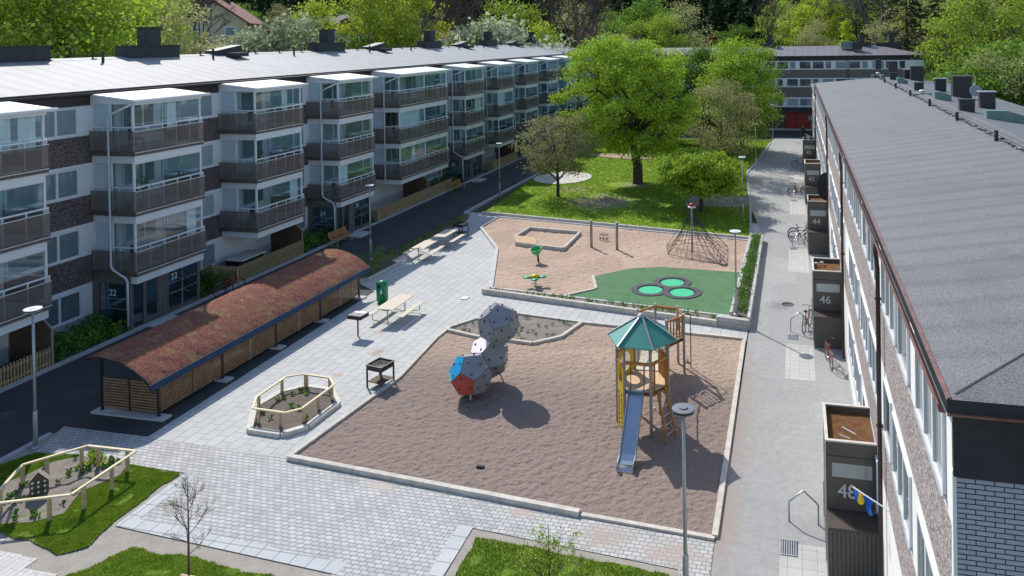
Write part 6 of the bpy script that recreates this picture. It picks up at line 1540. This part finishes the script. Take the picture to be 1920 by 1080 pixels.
def conifer_mesh(seed, H_, Rc, nl, ls, leaf, bark='bark', zb=.12, pine=False):
    rnd = random.Random(seed); tr = MB(); tr.tube([(0,0,-.5),(0,0,H_*.5),(0,0,H_*.97)], [H_*.017,H_*.011,.03], 7, False); v = []; f = []
    z = H_*zb
    while z < H_*.98:
        t = (z-H_*zb)/(H_*(1-zb)); Rr = Rc*((1-t)**.8)*rnd.uniform(.8,1.1) if not pine else Rc*math.sin(math.pi*min(1,max(.12,t*.85+.12)))*rnd.uniform(.7,1.15)
        for k in range(6 if not pine else 4):
            a = rnd.uniform(0,6.283); d = Vector((math.cos(a), math.sin(a), 0)); tr.tube([(0,0,z), tuple(d*Rr*.9+Vector((0,0,z-Rr*.18)))], [.05,.015], 3, False)
            m_ = int(nl*(Rr/Rc+.2)/150)
            for _ in range(m_):
                s_ = rnd.random()**.6; p = d*Rr*s_+Vector((0,0,z-Rr*.25*s_))+Vector((rnd.gauss(0,.18),rnd.gauss(0,.18),rnd.gauss(0,.12)))*Rr*.6
                n = Vector((rnd.gauss(0,.6), rnd.gauss(0,.6), 1)).normalized(); tt = (d+Vector((rnd.gauss(0,.5),rnd.gauss(0,.5),-.25))).normalized(); q = n.cross(tt).normalized(); kk = ls*rnd.uniform(.6,1.2)*.5; b = len(v)
                v += [p-tt*kk, p-q*kk*.45, p+tt*kk, p+q*kk*.45]; f.append((b,b+1,b+2,b+3))
        z += H_*.034
    me = bpy.data.meshes.new('crown'); me.from_pydata(v, [], f); me.materials.append(M[leaf]); return pmesh('trunk', tr, bark), me
def bare_mesh(seed, H_, spread=.45, depth=5, r0=.16, bark='twig', k3=3, up=.25, ratio=.7):
    rnd = random.Random(seed); mb = MB()
    def grow(p, d, L, r, n):
        q = p+d*L; mb.tube([p, p.lerp(q,.5)+Vector((rnd.gauss(0,1),rnd.gauss(0,1),0))*L*.05, q], [r, r*.85, r*.68], 5 if n > 3 else 3, False)
        if n == 0: return
        for _ in range(k3 if n > 1 else k3+1):
            nd = (d+Vector((rnd.gauss(0,1), rnd.gauss(0,1), rnd.gauss(up,.5)))*spread).normalized(); grow(q if rnd.random() < .6 else p.lerp(q, rnd.uniform(.5,.95)), nd, L*rnd.uniform(ratio-.12, ratio+.1), r*.62, n-1)
    grow(Vector((0,0,0)), Vector((0,0,1)), H_*.3, r0, depth); return pmesh('trunk', mb, bark)
def tree(name, meshes, loc, rz=0, s=1.0, label=None, cat='tree', group=None):
    e = empty(name, loc, rz, label, cat, group); e.scale = (s,s,s) if not isinstance(s, tuple) else s
    place(meshes[0], 'trunk', e); place(meshes[1], 'crown', e); return e
# trees of the courtyard
tree('maple_tree', tree_mesh(1, 13.3, 6.5, 2.7, 60000, .23, 'leaf_maple', 'bark', 165, .42, 'dome', .56, lean=(-1.6,.4)), (-13.84, 66.94, .05), R(20), 1, 'big bright green maple with a thick trunk in the middle of the lawn')
tree('bronze_tree', tree_mesh(2, 6.9, 3.3, 1.7, 13000, .15, 'leaf_bronze', 'bark', 110, .13, 'dome', .42), (-19.2, 60.31, .05), 0, 1, 'smaller tree with thin bronze green leaves left of the big maple')
tree('round_tree', tree_mesh(3, 4.3, 3.0, 1.6, 30000, .20, 'leaf_maple', 'bark', 100, .14, 'cushion', .36), (-6.95, 56.6, .05), 0, 1, 'low wide dense green tree right of the big maple')
tree('bronze_tree', tree_mesh(4, 8.8, 3.5, 1.8, 12000, .17, 'leaf_bronze', 'bark', 100, .15, 'dome', .5), (-6.9, 72.5, .05), 0, 1, 'thin bronze leaved tree behind the low round tree')
tree('lime_tree', tree_mesh(5, 12.8, 4.9, 2.0, 34000, .25, 'leaf_maple', 'bark', 110, .25, 'dome', .7), (-5.9, 86.0, .05), 0, 1, 'tall dark green tree beside the far end of the pale street')
tree('lime_tree', tree_mesh(6, 11.8, 4.8, 2.0, 30000, .26, 'leaf_mid', 'bark', 100, .25, 'dome', .75), (-11.0, 92.0, .05), 0, 1, 'dark green tree directly behind the right side of the maple')
tree('lime_tree', tree_mesh(6, 10.5, 4.0, 2.0, 12000, .25, 'leaf_mid', 'bark', 60, .22, 'dome', .8), (-16.5, 95.0, .05), R(80), 1, 'dark green tree hidden behind the big maple')
# young trees in front
def sparse(name, loc, H_, leaf, label, seed, dense, depth=4, spread=.38, r0=.035):
    rnd = random.Random(seed); mb = MB(); tips = []
    def grow(p, d, L, r, n):
        q = p+d*L; mb.tube([p, q], [r, r*.7], 5 if n > 2 else 3, False)
        if n <= 1: tips.append(q); tips.append(p.lerp(q,.5))
        if n == 0: return
        for _ in range(3): grow(p.lerp(q, rnd.uniform(.55,1)), (d+Vector((rnd.gauss(0,1),rnd.gauss(0,1),rnd.gauss(.35,.5)))*spread).normalized(), L*rnd.uniform(.5,.8), r*.6, n-1)
    z = 0; mb.tube([(0,0,0),(.02,0,H_*.5),(0,.02,H_*.97)], [r0,r0*.7,r0*.2], 6, False)
    for k in range(11):
        zz = H_*((.12 if dense else .24)+(.055 if dense else .065)*k); a = k*2.4; grow(Vector((0,0,zz)), Vector((math.cos(a)*(.95 if dense else .8), math.sin(a)*(.95 if dense else .8), .75)).normalized(), H_*(.33 if dense else .23)*(1-.06*k), r0*.35, depth-1)
    e = empty(name, loc, 0, label, 'tree'); mb.build('trunk', 'bark' if dense else 'twig', e)
    if dense: place(leaves_mesh('crown', tips, .032, seed, leaf, dense, .04), 'crown', e)
    else: tag(place(leaves_mesh('buds', tips, .008, seed, 'leaf_bronze', 1, .02), 'buds', e), kind='stuff')
p = G(354, 1088); sparse('bare_sapling', (p.x, p.y, .02), 2.45, None, 'leafless young tree on the grass at the bottom edge, left of centre', 21, 0, 5, .42, .03)
p = G(1030, 1150); sparse('leafing_sapling', (p.x, p.y, .02), 2.1, 'leaf_fresh', 'young tree with small fresh leaves at the bottom edge', 29, 1, 4, .55, .026)
mb = MB(); p = G(362, 1095); mb.bar((p.x-.3,p.y-.05,.2),(p.x+.3,p.y-.05,.2),.06,.05); mb.box(p.x-.3,p.x-.24,p.y-.09,p.y-.01,0,.175); mb.box(p.x+.24,p.x+.3,p.y-.09,p.y-.01,0,.175)
tag(mb.build('tree_stake', 'wood_new'), 'low wooden support frame at the foot of the leafless young tree', 'tree support')
# background kinds
K = {}
K['fresh'] = [tree_mesh(31+i, 15, 5.2, 3, 9000, .36, 'leaf_fresh', 'bark', 70, .22, 'dome', .9) for i in range(2)]
K['airy'] = [tree_mesh(41+i, 15, 4.2, 2, 7000, .30, 'leaf_fresh', 'bark_grey', 70, .16, 'column', .8) for i in range(2)]
K['olive'] = [tree_mesh(45+i, 15, 4.5, 3, 5000, .30, 'leaf_bronze', 'bark_grey', 60, .16, 'dome', .9) for i in range(2)]
K['yellow'] = [tree_mesh(51+i, 10, 3.6, 1.2, 7000, .30, 'leaf_yellow', 'bark', 55, .16, 'dome', .7) for i in range(1)]
K['mid'] = [tree_mesh(55, 13, 5.0, 2.5, 9000, .38, 'leaf_mid', 'bark', 70, .22, 'dome', .9)]
K['blossom'] = [tree_mesh(57, 6, 3.4, .9, 4200, .30, 'leaf_blossom', 'bark', 50, .14, 'dome', .6)]
K['larch'] = [tree_mesh(59, 10, 2.3, .6, 3600, .34, 'leaf_yellow', 'bark', 60, .12, 'cone', .45)]
K['birch'] = [tree_mesh(61, 16, 3.8, 2.0, 9000, .30, 'leaf_yellow', 'bark_grey', 90, .16, 'column', .7)]
K['dark'] = [conifer_mesh(71+i, 20, 3.8, 9000, .8, 'leaf_dark') for i in range(2)]
K['pine'] = [conifer_mesh(75+i, 18, 3.0, 3000, .7, 'leaf_pine', 'bark', .30, True) for i in range(2)]
K['column'] = [tree_mesh(81, 8, 1.0, .3, 3000, .25, 'leaf_dark', 'bark', 50, .12, 'column', .3)]
K['bush'] = [tree_mesh(83, 3.2, 2.0, .4, 2200, .26, 'leaf_mid', 'bark', 34, .08, 'dome', .5)]
K['red'] = [tree_mesh(85, 3.2, 1.9, .4, 2200, .26, 'leaf_red', 'bark', 34, .08, 'dome', .5)]
_b = bare_mesh(91, 13, .42, 6, .2); _b2 = bare_mesh(92, 14, .40, 6, .2, 'bark_grey')
_e = bpy.data.meshes.new('twigs')
NAMES = {'fresh':'broadleaf_tree','airy':'airy_tree','olive':'sparse_tree','yellow':'yellow_green_tree','mid':'broadleaf_tree','blossom':'blossom_tree','larch':'larch','birch':'birch','dark':'spruce','pine':'pine_tree','column':'cypress','bush':'bush','red':'red_bush','bare':'bare_tree','pale':'bare_tree'}
GL = {'fresh':'fresh green broadleaf tree in the wood behind the buildings','airy':'tall airy light green tree in the wood behind the buildings','olive':'sparse olive tree with thin leaves on the slope','yellow':'yellow green leafing tree on the slope behind','mid':'mid green broadleaf tree behind the buildings','blossom':'white blossoming low tree behind the left roof','larch':'small conical yellow green larch behind the far roof','birch':'hanging yellow green birch behind the left roof','dark':'dark spruce of the shaded hillside wood','pine':'tall pine with a bare lower trunk behind the far roof','column':'narrow dark cypress behind the left roof','bush':'round green bush at the foot of the wood','red':'dark red leaved bush between green bushes','bare':'leafless brown tree behind the buildings','pale':'leafless pale grey tree among the pines'}
rt = random.Random(99)
def LB(kind, px, dist):
    base = {'fresh':'fresh green broadleaf tree','airy':'airy light green tree','olive':'sparse olive tree','yellow':'yellow green leafing tree','mid':'mid green broadleaf tree','blossom':'white blossoming low tree','larch':'small conical yellow green larch','birch':'hanging yellow green birch','dark':'dark spruce','pine':'tall pine with a bare trunk','column':'narrow dark cypress','bush':'round green bush','red':'dark red bush','bare':'leafless brown tree','pale':'leafless pale grey tree'}[kind]
    where = ('above the left end of the left roof' if px < 240 else 'above the left roof near the yellow house' if px < 500 else 'above the middle of the left roof' if px < 800 else 'above the far end of the left roof' if px < 1160 else 'above the crown of the maple' if px < 1320 else 'above the far block' if px < 1560 else 'above the right end of the far block' if px < 1710 else 'right of the far block' if px < 1820 else 'in the upper right corner')
    row = 'front row' if dist < 90 else 'near row' if dist < 120 else 'middle row' if dist < 170 else 'back row' if dist < 240 else 'farthest row'
    return f'{base} {where}, {row}'
cnt = {}
def bg(px, dist, kind, topy=None, s=None, zoff=0, label=None):
    d = ray(px, 60); d = Vector((d.x, d.y, 0)).normalized(); x, y = d.x*dist, d.y*dist
    z = terr(x, y)+zoff; i = cnt.get(kind, 0); cnt[kind] = i+1
    fwd = Vector((x, y, 0)).dot(Vector((_f.x, _f.y, 0)))
    if topy is not None:
        hor = 67+.0158*(1491-px); need = H+(hor-topy)/CF*fwd-z; base = {'fresh':15,'airy':15,'olive':15,'yellow':10,'mid':13,'blossom':6,'larch':10,'birch':16,'dark':20,'pine':18,'column':8,'bush':3.2,'red':3.2,'bare':11,'pale':12}[kind]; s = max(.35, need/base)
    s = s or 1
    if kind in ('bare','pale'):
        o = place(_b if kind == 'bare' else _b2, 'bare_tree', None, (x,y,z), rt.uniform(0,6.28), (s,s,s)); tag(o, label or LB(kind, px, dist), 'tree', 'leafless trees'); return
    if kind == 'bush' and s > 1.7: kind = 'mid'; s = s*3.2/13
    k = K[kind][i % len(K[kind])]
    tree(NAMES[kind], k, (x,y,z-.3), rt.uniform(0,6.28), (s,s,s*rt.uniform(.95,1.05)), label or LB(kind, px, dist), 'tree' if kind not in ('bush','red') else 'bush', {'fresh':'fresh green broadleaf trees','airy':'tall airy trees','olive':'sparse olive trees','yellow':'yellow green trees','mid':'mid green trees','blossom':'white blossoming trees','larch':'larches','birch':'birches','dark':'dark spruces of the hillside','pine':'tall pines','column':'cypresses','bush':'green bushes','red':'red bushes'}[kind])
near = [(-60,74,'fresh',-90),(25,70,'fresh',-80),(75,78,'fresh',-60),(150,72,'fresh',-70),(205,80,'fresh',-40),(255,86,'airy',-60),(300,90,'airy',-40),(338,84,'olive',-10),(372,95,'bare',-30),
 (455,98,'blossom',52),(505,100,'blossom',62),(548,98,'blossom',38),(592,108,'yellow',8),(640,104,'bush',55),(655,112,'column',22),(690,100,'birch',-60),(722,108,'birch',-70),(765,104,'birch',-50),(668,98,'bush',60),
 (815,118,'bare',-5),(860,122,'bare',0),(880,112,'bush',70),(905,112,'blossom',48),(945,114,'blossom',42),(957,132,'fresh',-15),(1012,122,'yellow',55),(1055,128,'bare',-5),(1095,132,'bare',5),(1078,150,'olive',-5),(1130,150,'bush',72),(1105,140,'mid',62),(1140,170,'airy',5),
 (1192,150,'fresh',32),(1247,146,'fresh',28),(1300,180,'mid',62),(1330,176,'red',66),(1352,176,'bush',64),(1384,172,'mid',44),(1440,170,'bare',5),(1468,150,'bush',80),(1505,160,'yellow',8),(1540,164,'bare',12),(1562,168,'yellow',-10),(1586,150,'larch',32),(1530,150,'olive',30),
 (1605,158,'pine',-40),(1642,150,'pale',-50),(1668,156,'pine',-50),(1690,164,'pine',-30),(1625,175,'pine',-20),(1655,140,'olive',40)]
uniq = {(548,'blossom'):'fullest white blossoming tree, just right of the pair behind the left roof',(957,'fresh'):'large bright green tree above the left roof, behind the white blossom',(1247,'fresh'):'round yellow green tree behind the top of the big maple',(1192,'fresh'):'round green tree left of the other round one, above the far roof edge',(592,'yellow'):'yellow green tree between the white blossom and the narrow cypress',(1440,'bare'):'leafless brown tree above the far roof chimney',(372,'bare'):'leafless brown tree in front of the yellow house'}
for px, dist, kind, ty in near: bg(px, dist, kind, ty, label=uniq.get((px, kind)))
for px in range(1790, 2120, 34):                       # light wood to the right
    bg(px+rt.uniform(-9,9), rt.uniform(108,130), 'airy' if (px//34) % 3 else 'olive', rt.uniform(-40,5))
for px in range(1690, 1800, 30): bg(px, rt.uniform(128,140), 'airy' if (px//30) % 2 else 'olive', rt.uniform(-30,10))
for px in range(1800, 2100, 44): bg(px, rt.uniform(76,86), 'olive' if (px//44) % 2 else 'mid', rt.uniform(60,130)-max(0,(px-1800)*.15))
for px in range(1700, 2100, 60): bg(px, rt.uniform(120,140), 'pine', rt.uniform(-60,-30))
for px in range(1760, 2100, 50): bg(px, rt.uniform(92,100), 'mid', rt.uniform(110,140))
for layer, (d0, d1, y0, y1, stp) in enumerate(((150,165,-5,25,58),(185,205,-40,0,36),(215,240,-60,-20,30),(250,275,-80,-40,30),(290,320,-100,-60,34))):
    px = -120+layer*13
    while px < 2060:
        k = 'dark'
        if layer == 0: 
            if 860 < px < 1160 or 1280 < px < 1470 or px > 1560: px += stp; continue
            k = 'mid' if px < 500 else ('olive' if rt.random() < .4 else 'mid')
        elif layer == 1: k = 'dark' if (330 < px < 660 or 820 < px < 1440) else rt.choice(['airy','fresh','pine'])
        elif px > 1460: k = rt.choice(['dark','pine','airy'])
        bg(px+rt.uniform(-10,10), rt.uniform(d0,d1), k, rt.uniform(y0,y1)); px += stp*rt.uniform(.8,1.2)
for px in range(1290, 1440, 26): bg(px, rt.uniform(178,190), 'bush', rt.uniform(58,80))
# houses and cars on the slope behind the left roof
def house(px, dist, w_, d_, eave_y, ridge_y, base_off, m, rm, label, rz_=0, windows=2):
    d = ray(px, 60); d = Vector((d.x, d.y, 0)).normalized(); x, y = d.x*dist, d.y*dist; fwd = Vector((x,y,0)).dot(Vector((_f.x,_f.y,0))); hor = 67+.0158*(1491-px)
    ze = H+(hor-eave_y)/CF*fwd; zr = H+(hor-ridge_y)/CF*fwd; z0 = terr(x, y)-1
    e = empty('house', (x, y, z0), rz_, label, 'house'); he = ze-z0; hr = zr-z0
    mb = MB(); mb.box(-w_/2,w_/2,-d_/2,d_/2,0,he); mb.prof([(-w_/2,he),(w_/2,he),(0,hr-.2)], -d_/2, d_/2); mb.build('wall', m, e)
    mb = MB()
    for sg in (-1,1): mb.add([(sg*(w_/2+.5),-d_/2-.5,he-.3),(0,-d_/2-.5,hr),(0,d_/2+.5,hr),(sg*(w_/2+.5),d_/2+.5,he-.3),(sg*(w_/2+.5),-d_/2-.5,he-.1),(0,-d_/2-.5,hr+.2),(0,d_/2+.5,hr+.2),(sg*(w_/2+.5),d_/2+.5,he-.1)], [(0,1,2,3),(4,7,6,5),(0,4,5,1),(2,6,7,3),(0,3,7,4)])
    rf = mb.build('roof', rm, e)
    mb = MB(); mb.box(-.4,.4,1,1.8,hr-.8,hr+1.0); mb.build('chimney', 'tile_dark', rf)
    for k in range(windows):
        for zz in (he-1.7, he-4.2):
            if zz < .5: continue
            mb = MB(); x_ = -w_/4+k*w_/2; mb.box(x_-.7,x_+.7,-d_/2-.08,-d_/2-.002,zz,zz+1.2); fo = mb.build('window', 'white_paint', e)
            mb = MB(); mb.box(x_-.58,x_+.58,-d_/2-.1,-d_/2-.081,zz+.12,zz+1.08); mb.build('pane', 'pane_far', fo)
    return e
house(420, 112, 7.5, 8, 44, 4, 0, 'house_yellow', 'tile_red', 'pale yellow house with a red tiled gable roof behind the left roof', R(25))
house(640, 128, 9, 8, 54, 30, 0, 'house_pink', 'tile_dark', 'brown roofed house half hidden behind the blossoming trees', R(60))
house(845, 120, 9, 7, 78, 58, 0, 'house_pink', 'tile_red', 'low house with a dull red roof beneath the bare trees', R(80))
house(1165, 150, 12, 8, 82, 66, 0, 'house_pink', 'tile_dark', 'low house with a dark brown roof at the far end of the left roof', R(85))
def car(px, dist, py, m, label, rz_):
    d = ray(px, py); t = dist; v = Vector((d.x,d.y,0)).normalized(); fwd = Vector((v.x*dist,v.y*dist,0)).dot(Vector((_f.x,_f.y,0))); z = H+(67+.0158*(1491-px)-py)/CF*fwd
    e = empty('parked_car', (v.x*dist, v.y*dist, terr(v.x*dist, v.y*dist)), rz_, label, 'car', 'cars parked on the slope behind the left roof')
    mb = MB(); mb.prof([(-2.15,.35),(2.15,.35),(2.2,.75),(1.95,.95),(1.0,1.0),(.45,1.45),(-1.2,1.48),(-1.9,1.02),(-2.2,.95)], -.88, .88, 'y'); mb.build('body', m, e, bevel=.06)
    mb = MB(); mb.prof([(.95,1.0),(.43,1.40),(-1.15,1.42),(-1.75,1.03)], -.895, .895, 'y'); mb.build('windows', 'pane_far', e)
    for x in (-1.35,1.35):
        for y in (-.8,.8): mb = MB(); mb.tube([(x,y-.1,.34),(x,y+.1,.34)], .34, 14); mb.build('wheel', 'tyre', e)
    mb = MB(); mb.box(2.16,2.22,-.8,-.45,.68,.85); mb.box(2.16,2.22,.45,.8,.68,.85); mb.build('headlight', 'lamp_white', e)
car(410, 92, 98, 'car_blue', 'dark blue car just above the left roof, below the yellow house', R(70))
car(512, 97, 92, 'car_white', 'white car behind the white blossoming trees', R(20)); car(692, 100, 92, 'car_blue', 'blue grey car above the roof below the birches', R(40)); car(828, 108, 90, 'car_white', 'light car beside the chimney in front of the low red roofed house', R(30))

# trees that would share a label are told apart by their order along the picture
seen = {}
for o in [o for o in C.objects if o.parent is None and 'label' in o and o.get('category') in ('tree','bush') and ('row' in o['label'])]:
    seen.setdefault(o['label'], []).append(o)
ORD = ['leftmost','second','third','fourth','fifth','sixth','seventh','eighth']
for lab, os_ in seen.items():
    if len(os_) > 1 and 'farthest' not in lab and 'back row' not in lab:
        os_.sort(key=lambda o: o.location.x/max(1, o.location.y))
        for i, o in enumerate(os_[:8]):
            t_ = f'{ORD[i]} {"" if i == 0 else "from left, "}{lab}'
            if len(t_.split()) > 16: t_ = t_.replace(' the ', ' ').replace(' with a bare trunk', '')
            o['label'] = t_
